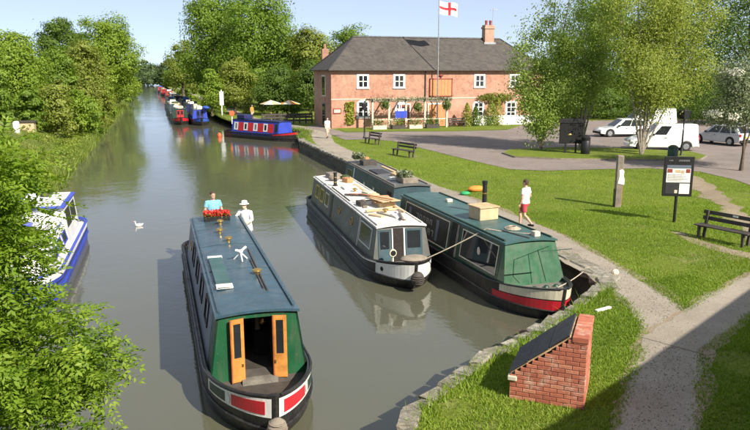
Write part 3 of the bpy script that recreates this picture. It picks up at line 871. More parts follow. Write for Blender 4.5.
mb = MB(); mb.lathe([(.03, 0), (.07, .05), (.05, .12), (.02, .14)], (.16, y + .55, 1.32), 10); mb.build('cabin_lamp', M['brass'], b1.t)
for sd in (-1, 1):
    x0, x1 = (.27, .53)
    piv = Vector((sd * .27, y - .012, 0))
    ang = R(14) * sd
    U = Vector((sd * math.cos(R(14)), -math.sin(R(14)), 0)); Nn = Vector((0, -1, 0)); Vz = Vector((0, 0, 1))
    z0, z1 = .43, 1.68
    mb = MB()
    mb.obox(piv, U, Vz, Nn, 0, .27, z0, z0 + .48, 0, .03)
    mb.obox(piv, U, Vz, Nn, 0, .27, z1 - .09, z1, 0, .03)
    mb.obox(piv, U, Vz, Nn, 0, .065, z0 + .48, z1 - .09, 0, .03)
    mb.obox(piv, U, Vz, Nn, .205, .27, z0 + .48, z1 - .09, 0, .03)
    d = mb.build('door', M['wood_orange'], b1.t)
    mb = MB(); mb.obox(piv, U, Vz, Nn, .065, .205, z0 + .48, z1 - .09, .008, .018); mb.build('pane', M['dark_glass'], d)
    mb = MB(); mb.obox(piv, U, Vz, Nn, .0 if sd > 0 else .245, .025 if sd > 0 else .27, z0, z1, .03, .036); mb.build('door_edge', M['wood_red'], d)
    mb = MB(); mb.obox(piv, U, Vz, Nn, .025, .055, z0 + .3, z0 + .36, .03, .055); mb.build('handle', M['brass'], d)
# roof furniture
for x, yy in ((.33, 4.3), (-.1, 8.7), (.03, 7.6), (.02, 9.9)): b1.vent(x, yy)
mb = MB()
for yy in (3.1, 4.4, 5.8, 7.2, 8.6): mb.box(-.70, .70, yy - .012, yy + .012, b1.rz(.7) + .002, b1.rz(0) + .008)
for yy in (4.9, 7.3, 9.3):
    sb = MB()
    rows = [[(u * .74, yy + dy, b1.rz(u * .74) + dz) for u in (-1, -.5, 0, .5, 1)] for dy, dz in ((-.018, .001), (-.018, .012), (.018, .012), (.018, .001))]
    sb.grid(rows); sb.build('roof_seam', M['slate_blue'], b1.roof)
# gangplank lying along the left side, with pale ends
mb = MB(); mb.box(-.62, -.30, 3.4, 6.0, b1.rz(.5) + .03, b1.rz(.5) + .065)
pk = mb.build('gangplank', M['teal_roof'], None, bevel=.006); pk.parent = None
pk.location = b1.t.location; pk.rotation_euler = b1.t.rotation_euler
tag(pk, 'blue-green gangplank with pale ends lying on the moving boat roof', 'gangplank')
mb = MB(); mb.box(-.63, -.29, 3.4, 3.62, b1.rz(.5) + .024, b1.rz(.5) + .071); mb.build('plank_end', M['white_paint'], pk)
mb = MB(); mb.box(-.63, -.29, 5.86, 6.01, b1.rz(.5) + .024, b1.rz(.5) + .071); mb.build('plank_end', M['white_paint'], pk)
# coiled rope and pale tripod fitting mid roof
def on_boat(o, b): o.location = b.t.location; o.rotation_euler = b.t.rotation_euler; return o
mb = MB()
for k, (dx, dy) in enumerate(((.16, .10), (-.15, .12), (.02, -.18))): mb.tube([(.12, 5.6, 2.02), (.12 + dx, 5.6 + dy, b1.rz(.2) + .005)], .018, 6)
mb.ellipsoid((.12, 5.6, 2.04), (.06, .06, .05)); mb.tube([(.12, 5.6, 2.04), (.0, 5.45, 2.12)], .03, 6); mb.tube([(.12, 5.6, 2.04), (.26, 5.7, 2.12)], .03, 6)
o = on_boat(mb.build('roof_aerial', M['white_paint'], None, smooth=True), b1); tag(o, 'small white three-legged aerial standing mid roof of the moving boat', 'aerial')
mb = MB(); mb.tube([(.36, 3.05, 1.83), (.42, 6.6, 1.83)], .02, 8); mb.tube([(.30, 3.2, 1.835), (.34, 5.6, 1.835)], .018, 8)
o = on_boat(mb.build('boat_pole', M['wood_dark'], None), b1); tag(o, 'dark boat poles lying along the moving boat roof', 'boat pole')
# red flower box at the helm
pb = thing('flower_box', 'planter of red flowers on the rear roof of the moving boat', 'flower box', (0, 0, 0)); on_boat(pb, b1)
mb = MB(); mb.box(-.40, .36, 10.35, 10.75, b1.rz(.46), b1.rz(.46) + .16); mb.build('box', M['black_paint'], pb, bevel=.01)
rg = np.random.default_rng(5); n = 700
C = np.column_stack([rg.uniform(-.40, .36, n), rg.uniform(10.33, 10.77, n), b1.rz(.46) + .16 + rg.random(n) * .14])
link('flowers', leaf_mesh('flowers', C, rg.normal(size=(n, 3)) + [0, 0, 1], rg.uniform(.04, .08, n), rg.random(n), M['petal_red'], aspect=.9), pb)
link('foliage', leaf_mesh('foliage', C - [0, 0, .05], rg.normal(size=(n, 3)) + [0, 0, 1], rg.uniform(.04, .08, n), rg.random(n), M['leaf_oak'], aspect=.6), pb)

# ---------- 2: white-roofed boat, middle
b2 = Boat('narrowboat', 'grey moored narrowboat with white cluttered roof and white bow band', (7.05, 18.05, 0), R(-2.8), 13.8, Lb=2.3, rise=.30, c0=1.55, c1=12.3, cab='grey_side', roof='white_roof', rail='white_roof', zr=1.62, rake_front=.15, g=.58)
b2.band('bow_band', 'white_paint', (-1, 1), .02, 1.25, .05, .86, .007, 14)
b2.band('gunwale_stripe', 'white_paint', (-1, 1), 1.25, 5.2, .78, .98, .007, 14)
b2.band('gunwale_stripe', 'grey_blue', (-1, 1), 5.2, 13.0, .70, .98, .007, 14)
for sd in (-1, 1):
    mb = MB(); c = b2.HP(sd, .95, .45, .010); d = (b2.HP(sd, 1.0, .45) - b2.HP(sd, .9, .45)).normalized()
    nn = Vector((d.y, -d.x, 0)) * sd
    mb.cap([c + d * .07 * math.cos(k * math.pi / 6) + Vector((0, 0, .07)) * math.sin(k * math.pi / 6) + nn * .003 for k in range(12)]); mb.build('hawse_hole', M['black_paint'], b2.t)
b2.fender(z=.42, r=.2); b2.tiller()
for sd in (-1, 1):
    b2.win(sd, 1.95, 3.4, .28, .88, 'white_paint', fw=.03)
    b2.panel(sd, 3.55, 3.60, .05, .95, 'white_paint')
    b2.porthole(sd, 4.6, .62, .14); b2.porthole(sd, 6.6, .62, .14)
    b2.panel(sd, 7.9, 8.25, .1, .92, 'black_paint', 'side_hatch', .01)
    for k in range(3): b2.win(sd, 8.6 + k * 1.05, 9.35 + k * 1.05, .35, .85, 'yellow' if k else 'cream_paint', fw=.05)
# front: dark glazed panels, dark doorway
mb = MB()
for x0, x1, m in ((-.76, -.30, 'slate_blue'), (.10, .70, 'slate_blue')):
    mb = MB()
    O = Vector((0, b2.c0 - .15, b2.zb)); V = Vector((0, .15, b2.zr - b2.zb)); h = V.length; V.normalize(); Nn = Vector((0, -V.z, V.y))
    mb.obox(O, (1, 0, 0), V, Nn, x0 + .02, x1 - .04, .06, h - .08, .002, .02); f = mb.build('front_panel', M[m], b2.t)
    mb = MB(); mb.obox(O, (1, 0, 0), V, Nn, x0 + .08, x1 - .10, .42, h - .14, .02, .025); mb.build('pane', M['dark_glass'], f)
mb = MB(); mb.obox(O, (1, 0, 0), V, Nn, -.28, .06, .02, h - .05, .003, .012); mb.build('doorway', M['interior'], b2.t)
mb = MB(); mb.obox(O, (1, 0, 0), V, Nn, .06, .10, .02, h - .05, .003, .035); mb.obox(O, (1, 0, 0), V, Nn, -.31, -.28, .02, h - .05, .003, .035); mb.build('door_frame', M['white_paint'], b2.t)
# headlamp and bow bundle
mb = MB(); mb.lathe([(.11, 0), (.12, .05), (.07, .16), (.02, .18)], (-.45, .85, .98), 14, 'y'); mb.tube([(-.45, .92, .6), (-.45, .92, .9)], .02, 8)
hl = mb.build('headlamp', M['cream_paint'], b2.t, smooth=True)
mb = MB(); mb.lathe([(.085, -.004), (.085, -.002)], (-.45, .85, .98), 14, 'y'); mb.build('lens', M['black_paint'], hl)
mb = MB(); mb.ellipsoid((.05, .42, .90), (.42, .30, .10), 14, 8)
o = on_boat(mb.build('tarpaulin', M['wood_grey'], None, smooth=True), b2); tag(o, 'crumpled grey tarpaulin bundled on the white boat bow', 'tarpaulin')
rn = random.Random(3)
o = None
b2.chimney(-.42, 9.3, .55, .07)
# clutter on the white roof: separate planks, ladder-like pole, boxes, bags
def roof_thing(b, name, label, cat, m, x0, x1, y0, y1, h, dz=0, rot=0, group=None, bev=.012):
    mb = MB(); w, l = (x1 - x0) / 2, (y1 - y0) / 2
    mb.box(-w, w, -l, l, 0, h)
    o = mb.build(name, M[m], None, bevel=bev)
    mw = Matrix.Translation(b.t.location) @ Matrix.Rotation(b.t.rotation_euler.z, 4, 'Z')
    cx = (x0 + x1) / 2
    o.location = mw @ Vector((cx, (y0 + y1) / 2, b.rz(max(abs(x0), abs(x1))) + dz + .004)); o.rotation_euler = (0, 0, b.t.rotation_euler.z + rot)
    return tag(o, label, cat, group)
roof_thing(b2, 'plywood_sheet', 'pale plywood sheet on the white boat roof, uppermost of the pile', 'plywood', 'wood_pale', -.1, .62, 3.9, 5.0, .03, .26, .25)
roof_thing(b2, 'plywood_sheet', 'orange-brown plywood sheet under the pale one on the white boat roof', 'plywood', 'sign_wood', -.05, .66, 4.2, 5.5, .03, .20, -.1)
roof_thing(b2, 'crate', 'low timber crate under the plywood pile on the white boat roof', 'crate', 'wood_pale', .0, .6, 4.2, 5.0, .19, 0, .1)
roof_thing(b2, 'plank', 'long pale plank lying across the white boat roof by the pile', 'plank', 'wood_pale', -.60, .64, 3.55, 3.72, .05, .04, .12)
roof_thing(b2, 'plank', 'thin weathered plank near the front of the white boat roof', 'plank', 'wood_grey', -.05, .05, 1.9, 3.4, .03, .0, .35)
roof_thing(b2, 'plank', 'dark pole lying slantwise mid roof of the white boat', 'plank', 'wood_dark', -.06, .04, 5.8, 7.2, .05, 0, .9)
roof_thing(b2, 'plank', 'short brown board left of the plywood on the white boat roof', 'plank', 'wood_grey', -.35, -.2, 4.3, 5.8, .03, 0, -.2)
roof_thing(b2, 'roof_hatch', 'pale raised hatch lid on the front of the white boat roof', 'hatch', 'white_paint', .05, .55, 2.2, 2.9, .07, 0, 0)
roof_thing(b2, 'storage_box', 'small dark box left of the pile on the white boat roof', 'box', 'wood_dark', -.55, -.3, 4.6, 5.1, .16, 0, .1)
roof_thing(b2, 'storage_box', 'cream box amid the white boat roof', 'box', 'cream_paint', .1, .45, 6.3, 6.8, .18, 0, .3)
roof_thing(b2, 'storage_box', 'grey box at the rear of the white boat roof', 'box', 'wood_grey', -.3, .2, 11.2, 11.9, .2, 0, .1)
roof_thing(b2, 'storage_box', 'brown box near the chimney of the white boat', 'box', 'sign_wood', .1, .4, 9.8, 10.2, .2, 0, .4)
roof_thing(b2, 'plank', 'pale board lying along the rear right of the white boat roof', 'plank', 'wood_pale', .35, .5, 7.2, 9.4, .03, 0, .02)
roof_thing(b2, 'roof_hatch', 'flat off-white hatch in the rear half of the white boat roof', 'hatch', 'white_roof', -.3, .3, 8.1, 8.8, .06, 0, 0)
for x, yy in ((0, 3.3), (0, 7.6)): b2.vent(x, yy)
for i, (lb, m, x0, x1, y0, y1, h_, dz, rt) in enumerate((('narrow orange batten on top of the plywood pile', 'sign_wood', .0, .07, 3.7, 5.3, .04, .30, .5), ('narrow pale batten beside the plywood pile', 'wood_pale', .52, .60, 3.2, 5.8, .04, .02, .06),
    ('weathered board just behind the plywood pile', 'wood_grey', -.2, .5, 5.55, 5.7, .04, .0, .2), ('red-brown board between pile and chimney', 'wood_red', -.4, .2, 6.9, 7.02, .04, 0, -.35), ('long dark pole along the left of the white boat roof', 'wood_dark', -.64, -.60, 5.8, 9.0, .04, 0, .0),
    ('short tan offcut near the front of the white boat roof', 'tan_box', -.5, -.3, 2.6, 3.2, .05, 0, .5), ('grey batten at the front right of the white boat roof', 'wood_grey', .25, .32, 1.8, 3.3, .04, .08, -.2))):
    roof_thing(b2, 'plank', lb + (', white boat roof' if 'white boat' not in lb else ''), 'plank', m, x0, x1, y0, y1, h_, dz, rt)
for i, (x, yy, r_, m, lb) in enumerate(((.3, 5.9, .2, 'tan_box', 'tan sack beside the plywood pile on the white boat roof'), (-.2, 10.6, .22, 'wood_grey', 'grey sack near the rear of the white boat roof'), (.35, 10.9, .18, 'plant_dark', 'dark sack at the rear right of the white boat roof'))):
    mb = MB(); mb.ellipsoid((0, 0, r_ * .55), (r_ * 1.2, r_, r_ * .6), 12, 8); mb.v = [(a * (1 + .1 * math.sin(9 * b)), b * (1 + .1 * math.cos(8 * a)), c) for a, b, c in mb.v]
    o = mb.build('sack', M[m], None, smooth=True); mw2 = Matrix.Translation(b2.t.location) @ Matrix.Rotation(b2.t.rotation_euler.z, 4, 'Z'); o.location = mw2 @ Vector((x, yy, b2.rz(x))); tag(o, lb, 'sack')

# ---------- 3: green hire boat by the quay
b3 = Boat('narrowboat', 'green moored narrowboat with teal roof, red and cream bow, nearest the quay', (9.62, 14.45, 0), R(.6), 11.0, Lb=2.3, rise=.26, c0=1.75, c1=9.6, cab='green_paint', roof='teal_roof', rail='dark_green', zr=1.74, rake_front=.32, g=.66)
b3.band('bow_band', 'cream_paint', (-1, 1), .02, 1.6, .52, .97, .007, 16)
b3.band('bow_band', 'red_paint', (-1, 1), .02, 1.9, .0, .46, .007, 16)
b3.fender(z=.30, r=.2); b3.tiller()
for sd in (-1, 1):
    b3.panel(sd, 1.85, 9.5, .02, .97, 'dark_green')
    b3.win(sd, 2.0, 4.25, .16, .90, 'cream_paint', fw=.03)
    b3.win(sd, 5.2, 9.0, .10, .92, 'cream_paint', 'black_paint', fw=.035, name='name_panel')
    b3.panel(sd, 4.5, 4.62, .05, .95, 'wood_grey', 'door_post', .02); b3.panel(sd, 4.62, 5.05, .03, .95, 'interior', 'side_hatch', .008)
# worn lettering on the name panel: two illegible lines of pale strokes between two pale uprights
U, V, Nn, O, h = b3.side(-1)
rn = random.Random(9)
mb = MB()
for (va, vb, y0, y1, n) in ((.56, .72, 6.55, 8.05, 5), (.26, .44, 6.35, 8.35, 7)):
    cw = (y1 - y0) / n
    for k in range(n):
        u = y0 + k * cw; mb = MB()
        for (a, b, c, d) in ((0, .18, 0, 1), (.18, .68, .82, 1), (.5, .68, 0, .82), (.18, .5, .42, .58))[:rn.randint(2, 4)]:
            mb.obox(O, U, V, Nn, u + a * cw, u + b * cw, (va + (vb - va) * c) * h, (va + (vb - va) * d) * h, .009, .012)
        mb.build('lettering', M['steel'], b3.t)
for y0 in (6.0, 8.45): mb = MB(); mb.obox(O, U, V, Nn, y0, y0 + .2, .2 * h, .8 * h, .009, .012); mb.build('lettering', M['grey_blue'], b3.t)
mb = MB(); mb.ellipsoid((O + U * 3.1 + V * .52 * h + Nn * .012), (.012, .10, .14)); mb.build('window_ornament', M['stone_pale'], b3.t)
# canvas cratch seams and deck gear
O3 = Vector((0, b3.c0 - .32, b3.zb)); V3 = Vector((0, .32, b3.zr - b3.zb)); h3 = V3.length; V3.normalize(); N3 = Vector((0, -V3.z, V3.y))
mb = MB()
for p in ([(-.62, .25), (-.55, .62), (.55, .86)], [(-.62, .25), (-.45, .08)], [(.2, .80), (.35, .06)], [(-.1, .72), (-.08, .05)]):
    mb.tube([O3 + Vector((x, 0, 0)) + V3 * (v * h3) + N3 * .006 for x, v in p], .010, 5)
mb.build('canvas_strap', M['dark_green'], b3.t)
mb = MB()
for x in (-.3, .05, .35):
    mb = MB(); mb.ellipsoid((x, .95, .66), (.10, .08, .10), 8, 6); mb.build('deck_gear', M['dark_green'], b3.t, smooth=True)
b3.rbox('forward_deck_lid', 'dark_green', -.45, .45, .45, .5, .01)
cb = roof_thing(b3, 'roof_box', 'tan wooden box standing on the green boat roof', 'box', 'tan_box', -.28, .38, 4.3, 4.95, .38, 0, .12)
mb = MB(); mb.box(-.36, .36, -.36, .36, .38, .41); mb.build('lid', M['wood_pale'], cb)
b3.chimney(.45, 5.35, 1.05, .075)
coil = MB()
for k in range(4): coil.tube([(.22 * math.cos(a * .45) * (1 - k * .16), .22 * math.sin(a * .45) * (1 - k * .16), .02 + k * .018) for a in range(15)], .018, 5)
o = coil.build('rope_coil', M['rope'], None); mw = Matrix.Translation(b3.t.location)
o.location = mw @ Vector((.1, 2.95, b3.rz(.3) + .004)); tag(o, 'coil of tan rope on the front of the green boat roof', 'rope')
mb = MB(); mb.tube([(-.28, 2.9, 1.835), (-.02, 1.75, 1.835)], .022, 6); o = on_boat(mb.build('boat_hook', M['wood_dark'], None), b3); tag(o, 'dark boat hook lying on the front of the green boat roof', 'boat hook')
o = roof_thing(b3, 'storage_box', 'small pale box at the front edge of the green boat roof', 'box', 'stone_pale', .22, .40, 1.9, 2.1, .14)
o = roof_thing(b3, 'storage_box', 'tiny cream tin at the rear of the green boat roof', 'box', 'cream_paint', .1, .3, 7.4, 7.6, .1)

# ---------- 4: dark blue boat behind it
b4 = Boat('narrowboat', 'slate blue moored narrowboat with cluttered roof behind the green boat', (10.05, 25.5, 0), R(-2.0), 10.4, Lb=2.0, rise=.2, c0=.9, c1=9.2, cab='slate_blue', roof='grey_side', rail='wood_grey', zr=1.66, g=.62)
for sd in (-1, 1):
    b4.panel(sd, 1.2, 1.75, .2, .75, 'interior', 'side_hatch', .01)
    for yy in (3.6, 5.2): b4.win(sd, yy, yy + .32, .35, .6, 'steel', 'white_paint', fw=.03)
    b4.panel(sd, 7.4, 7.55, .02, .97, 'white_paint', 'side_stripe', .012)
    b4.win(sd, 7.75, 8.7, .3, .8, 'steel')
b4.band('gunwale_stripe', 'grey_blue', (-1, 1), 2.0, 9.6, .7, .97, .007, 14)
b4.tiller()
items = [('solar_panel', 'dark solar panel on the blue boat roof', 'solar panel', 'slatewall', -.55, .1, 4.2, 5.6, .05), ('storage_box', 'pale yellow board box mid roof of the blue boat', 'box', 'wood_pale', -.15, .45, 2.6, 3.5, .16),
         ('storage_box', 'grey crate of odds and ends at the front of the blue boat roof', 'box', 'wood_grey', -.3, .35, 1.2, 2.2, .22), ('plank', 'pale plank along the blue boat roof', 'plank', 'wood_pale', .3, .45, 4.2, 6.6, .05),
         ('storage_box', 'dark box toward the rear of the blue boat roof', 'box', 'wood_dark', -.4, .3, 7.2, 7.9, .22), ('plant_tub', 'brown tub at the rear of the blue boat roof', 'tub', 'sign_wood', -.2, .2, 8.3, 8.7, .26),
         ('storage_box', 'small white box on the front left of the blue boat roof', 'box', 'white_paint', -.5, -.25, 2.3, 2.6, .12)]
for nm, lb, ct, m, x0, x1, y0, y1, hh in items: roof_thing(b4, nm, lb, ct, m, x0, x1, y0, y1, hh)
rg = np.random.default_rng(8)
for (yy, sd_, lab) in ((1.7, 3, 'straggly plants in a crate at the front of the blue boat roof'), (8.5, 4, 'leafy plants in a tub at the rear of the blue boat roof')):
    n = 420; C = np.clip(rg.normal(size=(n, 3)), -1.5, 1.5) * [.17, .24, .09] + [0, 0, .10]
    o = link('pot_plant', leaf_mesh('pot_plant', C, rg.normal(size=(n, 3)) + [0, 0, .6], rg.uniform(.10, .17, n), rg.random(n), M['leaf_grey'], seed=sd_))
    o.location = Matrix.Translation(b4.t.location) @ Vector((0, yy, b4.rz(.3) + .22)); tag(o, lab, 'plant')

# mooring line between the white boat and the green boat
rope('mooring_rope', 'taut pale rope from the white boat bow to the green boat roof', [(7.35, 18.35, .86), (9.0, 17.6, b3.rz(.6) + .05), (9.95, 16.6, b3.rz(.2) + .02)], .016, .03)
rope('mooring_rope', 'mooring rope from the green boat bow up to the towpath', [(9.75, 15.0, .8), (11.6, 16.4, .78), (12.0, 16.6, LAND + .03)], .014, .05)

# ---------- 5: blue and red boat moored askew by the wharf end
pL, pR = G(224, 136, 0), G(299, 142.5, 0)
dv = (pL - pR).normalized(); ang = math.atan2(dv.y, dv.x) - math.pi / 2
b5 = Boat('narrowboat', 'royal blue narrowboat with red side panels and white windows near the pub', (pR.x + .2, pR.y + .5, 0), ang, 10.2, c0=1.9, c1=8.5, cab='royal_blue', roof='navy', rail='navy', zr=1.72, rise=.35)
for k in range(4):
    yy = 2.62 + k * 1.4
    b5.panel(1, yy, yy + .75, .14, .84, 'red_paint', 'side_panel', .012); b5.panel(-1, yy, yy + .75, .14, .84, 'red_paint', 'side_panel', .012)
    for sd in (-1, 1): b5.win(sd, yy + .80, yy + 1.35, .2, .84, 'white_paint', 'steel' if k % 2 else 'dark_glass', fw=.12)
for sd in (-1, 1): b5.win(sd, 1.97, 2.52, .15, .9, 'royal_blue', fw=.06)
b5.band('gunwale_stripe', 'red_paint', (-1, 1), .1, 2.6, .6, .95)
b5.band('gunwale_stripe', 'navy', (-1, 1), 2.6, 8.4, .2, .95)
b5.rbox('roof_locker', 'navy', -.5, .5, 7.0, 8.2, .45, bev=.06); b5.fender()

# ---------- 6: rows of far moored boats along the towpath
def far_boat(x, y, L, cab, roof, lab, extra=None, bow='red_paint', zr=1.75):
    b = Boat('narrowboat', lab, (x, y, 0), R(random.Random(int(y * 7 + x)).uniform(-.8, .8)), L, c0=2.6, c1=L - 1.7, cab=cab, roof=roof, rail='black_paint', zr=zr, group='narrowboats moored in a row along the far towpath')
    for sd in (-1, 1):
        for k in range(4): b.win(sd, 3.5 + k * (L - 6) / 4, 4.3 + k * (L - 6) / 4, .35, .85, 'brass' if k % 2 else 'white_paint')
        b.band('bow_panel', bow, (sd,), .1, 1.5, .3, .9)
    b.front_doors('red_paint' if bow == 'red_paint' else 'navy'); b.chimney(.35, L - 4, .6)
    rn = random.Random(int(y))
    for k in range(4):
        yy = 3.2 + k * 2.2
        b.rbox('roof_clutter', rn.choice(['wood_grey', 'white_paint', 'tarp_blue', 'wood_pale', 'plant_dark', 'grey_side', 'cream_paint']), rn.uniform(-.55, -.2), rn.uniform(.1, .55), yy, yy + rn.uniform(.5, 1.4), rn.uniform(.15, .4))
    return b
far_boat(3.75, 88.5, 15, 'dark_green', 'slate_blue', 'dark narrowboat with red bow panels, nearest of the far outer row', bow='red_paint')
far_boat(6.05, 86.5, 13, 'royal_blue', 'grey_blue', 'bright blue narrowboat, nearest of the far inner row', bow='tarp_blue')
far_boat(3.9, 105, 15, 'slate_blue', 'white_roof', 'slate blue narrowboat with pale roof, second in the far outer row', bow='white_paint')
far_boat(6.1, 102, 14, 'navy', 'slatewall', 'navy narrowboat with black roof, second in the far inner row', bow='yellow')
far_boat(4.0, 122, 16, 'dark_green', 'grey_side', 'dark green narrowboat, third in the far outer row', bow='white_paint')
far_boat(6.2, 119, 14, 'grey_side', 'slate_blue', 'grey narrowboat, third in the far inner row', bow='white_paint')
far_boat(5.8, 142, 15, 'black_paint', 'wood_grey', 'black narrowboat with brown roof, fourth along the far bank', bow='white_paint')
far_boat(5.6, 160, 16, 'grey_side', 'white_roof', 'grey narrowboat with whitish roof, fifth along the far bank', bow='white_paint')
far_boat(5.3, 180, 17, 'rust_red', 'rust_red', 'rust red narrowboat, sixth along the far bank')
far_boat(4.6, 205, 18, 'rust_red', 'wood_grey', 'brownish red narrowboat, seventh along the far bank')
far_boat(4.3, 235, 18, 'rust_red', 'rust_red', 'small-looking red narrowboat, last along the far bank')
# pale sheets and bags on the foremost pair
for (px, py, Yb, w, d, h, m, lb) in ((176, 107, 92, .8, 1.2, .5, 'white_paint', 'white sheeted bundle on the dark far boat bow'), (206, 113, 89, .9, 1.4, .45, 'tarp_blue', 'blue tarpaulin bundle on the bright blue far boat'), (196, 105, 95, .6, .8, .5, 'white_paint', 'white bag on the inner far boat roof'), (199, 103, 101, .6, .6, .5, 'yellow', 'yellow bag on the inner far boat')):
    p = at(px, py, Yb); mb = MB(); mb.ellipsoid((0, 0, 0), (w / 2, d / 2, h / 2), 12, 8)
    for i, v in enumerate(mb.v): mb.v[i] = (v[0] * (1 + .12 * math.sin(i * 1.7)), v[1] * (1 + .12 * math.cos(i * 2.3)), v[2] * (1 + .15 * math.sin(i)))
    o = mb.build('tarpaulin_bundle', M[m], None, smooth=True); o.location = (p.x, Yb, 1.8 + h * .45); tag(o, lb, 'bundle')

# ---------- 7: blue and white cruiser by the left bank
b6 = Boat('cabin_cruiser', 'white and blue cabin boat at the left bank behind leaves', (-3.75, 18.9, 0), R(-1.2), 10.2, hw=1.1, Lb=2.4, rise=.3, g=.72, c0=2.1, c1=5.6, cab='white_paint', roof='white_paint', rail='royal_blue', hull='royal_blue', deck='white_paint', zr=1.35, cat='boat')
b6.band('gunwale_stripe', 'white_paint', (-1, 1), .05, 9.4, .62, .98, .012, 20)
b6.band('side_stripe', 'navy', (-1, 1), .3, 9.4, .30, .40, .012, 20)
for sd in (-1, 1):
    for yy in (2.4, 3.5, 4.6): b6.win(sd, yy, yy + .8, .3, .8, 'royal_blue', fw=.05)
mb = MB()
R0 = [(-.9, 5.6, .66), (.9, 5.6, .66), (.78, 5.8, 1.86), (-.78, 5.8, 1.86)]; R1 = [(-.9, 8.6, .66), (.9, 8.6, .66), (.78, 8.5, 1.86), (-.78, 8.5, 1.86)]
mb.rings([R0, R1]); wc = mb.build('wheelhouse', M['white_paint'], b6.t)
mb = MB(); mb.box(-.84, .84, 5.62, 8.62, 1.862, 1.93); rf = mb.build('wheelhouse_roof', M['royal_blue'], b6.t, bevel=.02)
mb = MB(); mb.box(-.70, .70, 5.78, 8.48, 1.932, 1.955); mb.build('roof_sheet', M['white_paint'], rf)
for sd in (-1, 1):
    for y0, y1 in ((5.95, 6.9), (7.1, 8.2)):
        mb = MB(); a = Vector((sd * .905, 0, .66)); b_ = Vector((sd * .785, 0, 1.86)); Vv = (b_ - a).normalized()
        mb.obox(a, (0, 1, 0), Vv, (sd, 0, 0), y0, y1, .5, 1.1, 0, .012); mb.build('window', M['dark_glass'], wc)
mb = MB(); mb.box(-.16, .16, 7.5, 8.3, 1.957, 2.1); o = on_boat(mb.build('roof_bag', M['wood_dark'], None, bevel=.03), b6); tag(o, 'dark bag on the wheelhouse roof of the left bank boat', 'bag')
mb = MB(); mb.box(-.6, -.1, 4.4, 5.4, b6.rz(.6), b6.rz(.6) + .1); on_boat(tag(mb.build('locker', M['royal_blue'], None, bevel=.02), 'blue locker on the fore cabin of the left bank boat', 'box'), b6)
# ------------------------------------------------------------------ the pub
PX, PY = 17.4, 68.4; PW, PDP = 24.0, 7.6; EZ = 5.75; RZ = 9.15
pub = thing('pub_building', 'long two-storey brick pub with hipped slate roof beyond the road', 'building', (PX, PY, LAND))
mb = MB()
mb.grid([[(0, 0, z), (PW, 0, z), (PW, PDP, z), (0, PDP, z)] for z in (-.1, EZ)], True)
mb.build('wall', M['pub_brick'], pub)
mb = MB(); mb.box(-.03, PW, -.04, -.002, 2.82, 2.92); mb.build('string_course', M['stone_pale'], pub)
mb = MB(); o_ = .35
e = [(-o_, -o_, EZ), (PW + o_, -o_, EZ), (PW + o_, PDP + o_, EZ), (-o_, PDP + o_, EZ)]
rl, rr = (3.4, PDP / 2, RZ), (PW - 3.6, PDP / 2, RZ)
mb.face([e[0], e[1], rr, rl]); mb.face([e[2], e[3], rl, rr]); mb.face([e[3], e[0], rl]); mb.face([e[1], e[2], rr])
mb.face([(x, y, EZ - .06) for x, y, z in e][::-1])
for i in range(4):
    a, b = e[i], e[(i + 1) % 4]; mb.face([a, b, (b[0], b[1], EZ - .06), (a[0], a[1], EZ - .06)])
roof = mb.build('roof', M['slate'], pub)
mb = MB(); mb.tube([rl, rr], .11, 8); 
for c in (0, 3): mb.tube([rl, e[c]], .08, 6)
for c in (1, 2): mb.tube([rr, e[c]], .08, 6)
mb.build('ridge_tiles', M['slatewall'], roof)
mb = MB(); mb.tube([(-o_, -o_ - .06, EZ - .04), (PW + o_, -o_ - .06, EZ - .04)], .07, 8); mb.build('gutter', M['wood_dark'], pub)
xs = lambda px, Y=PY: at(px, 100, Y).x - PX
zs = lambda py, px=400, Y=PY: at(px, py, Y).z - LAND
for px in (425,):
    mb = MB(); mb.tube([(xs(px), -.09, 0), (xs(px), -.09, EZ)], .06, 8); mb.build('downpipe', M['wood_dark'], pub)
# chimney
mb = MB(); cx = xs(486, PY + 3.6); cy = 3.6
mb.box(cx - .55, cx + .55, cy - .4, cy + .4, 8.2, 10.2); mb.box(cx - .63, cx + .63, cy - .48, cy + .48, 10.2, 10.4); mb.box(cx - .55, cx + .55, cy - .4, cy + .4, 10.4, 10.6)
ch = mb.build('chimney', M['chimney_brick'], roof)
for dx in (-.25, .25):
    mb = MB(); mb.lathe([(.14, 0), (.13, .3), (.16, .32), (.15, .5), (.1, .5)], (cx + dx, cy, 10.6), 12); mb.build('chimney_pot', M['rust_red'], ch, smooth=True)
mb = MB(); mb.box(cx - .7, cx + .7, cy - .55, cy + .55, 8.55, 8.75); mb.build('flashing', M['steel'], ch)
mb = MB(); mb.tube([(cx + .5, cy, 10.4), (cx + .55, cy, 12.4)], .03, 6); mb.tube([(cx + .15, cy, 12.2), (cx + 1.0, cy, 12.3)], .02, 6)
for k in range(4): mb.tube([(cx + .2 + k * .22, cy - .25, 12.21 + k * .02), (cx + .2 + k * .22, cy + .25, 12.21 + k * .02)], .012, 5)
mb.build('aerial', M['steel'], ch)
# small back chimney pot at the left
mb = MB(); mb.box(.8, 1.5, PDP - .8, PDP - .2, 5.9, 8.0); mb.lathe([(.14, 8.0), (.12, 8.5), (.1, 8.5)], (1.15, PDP - .5, 0), 10); mb.build('chimney', M['chimney_brick'], roof)
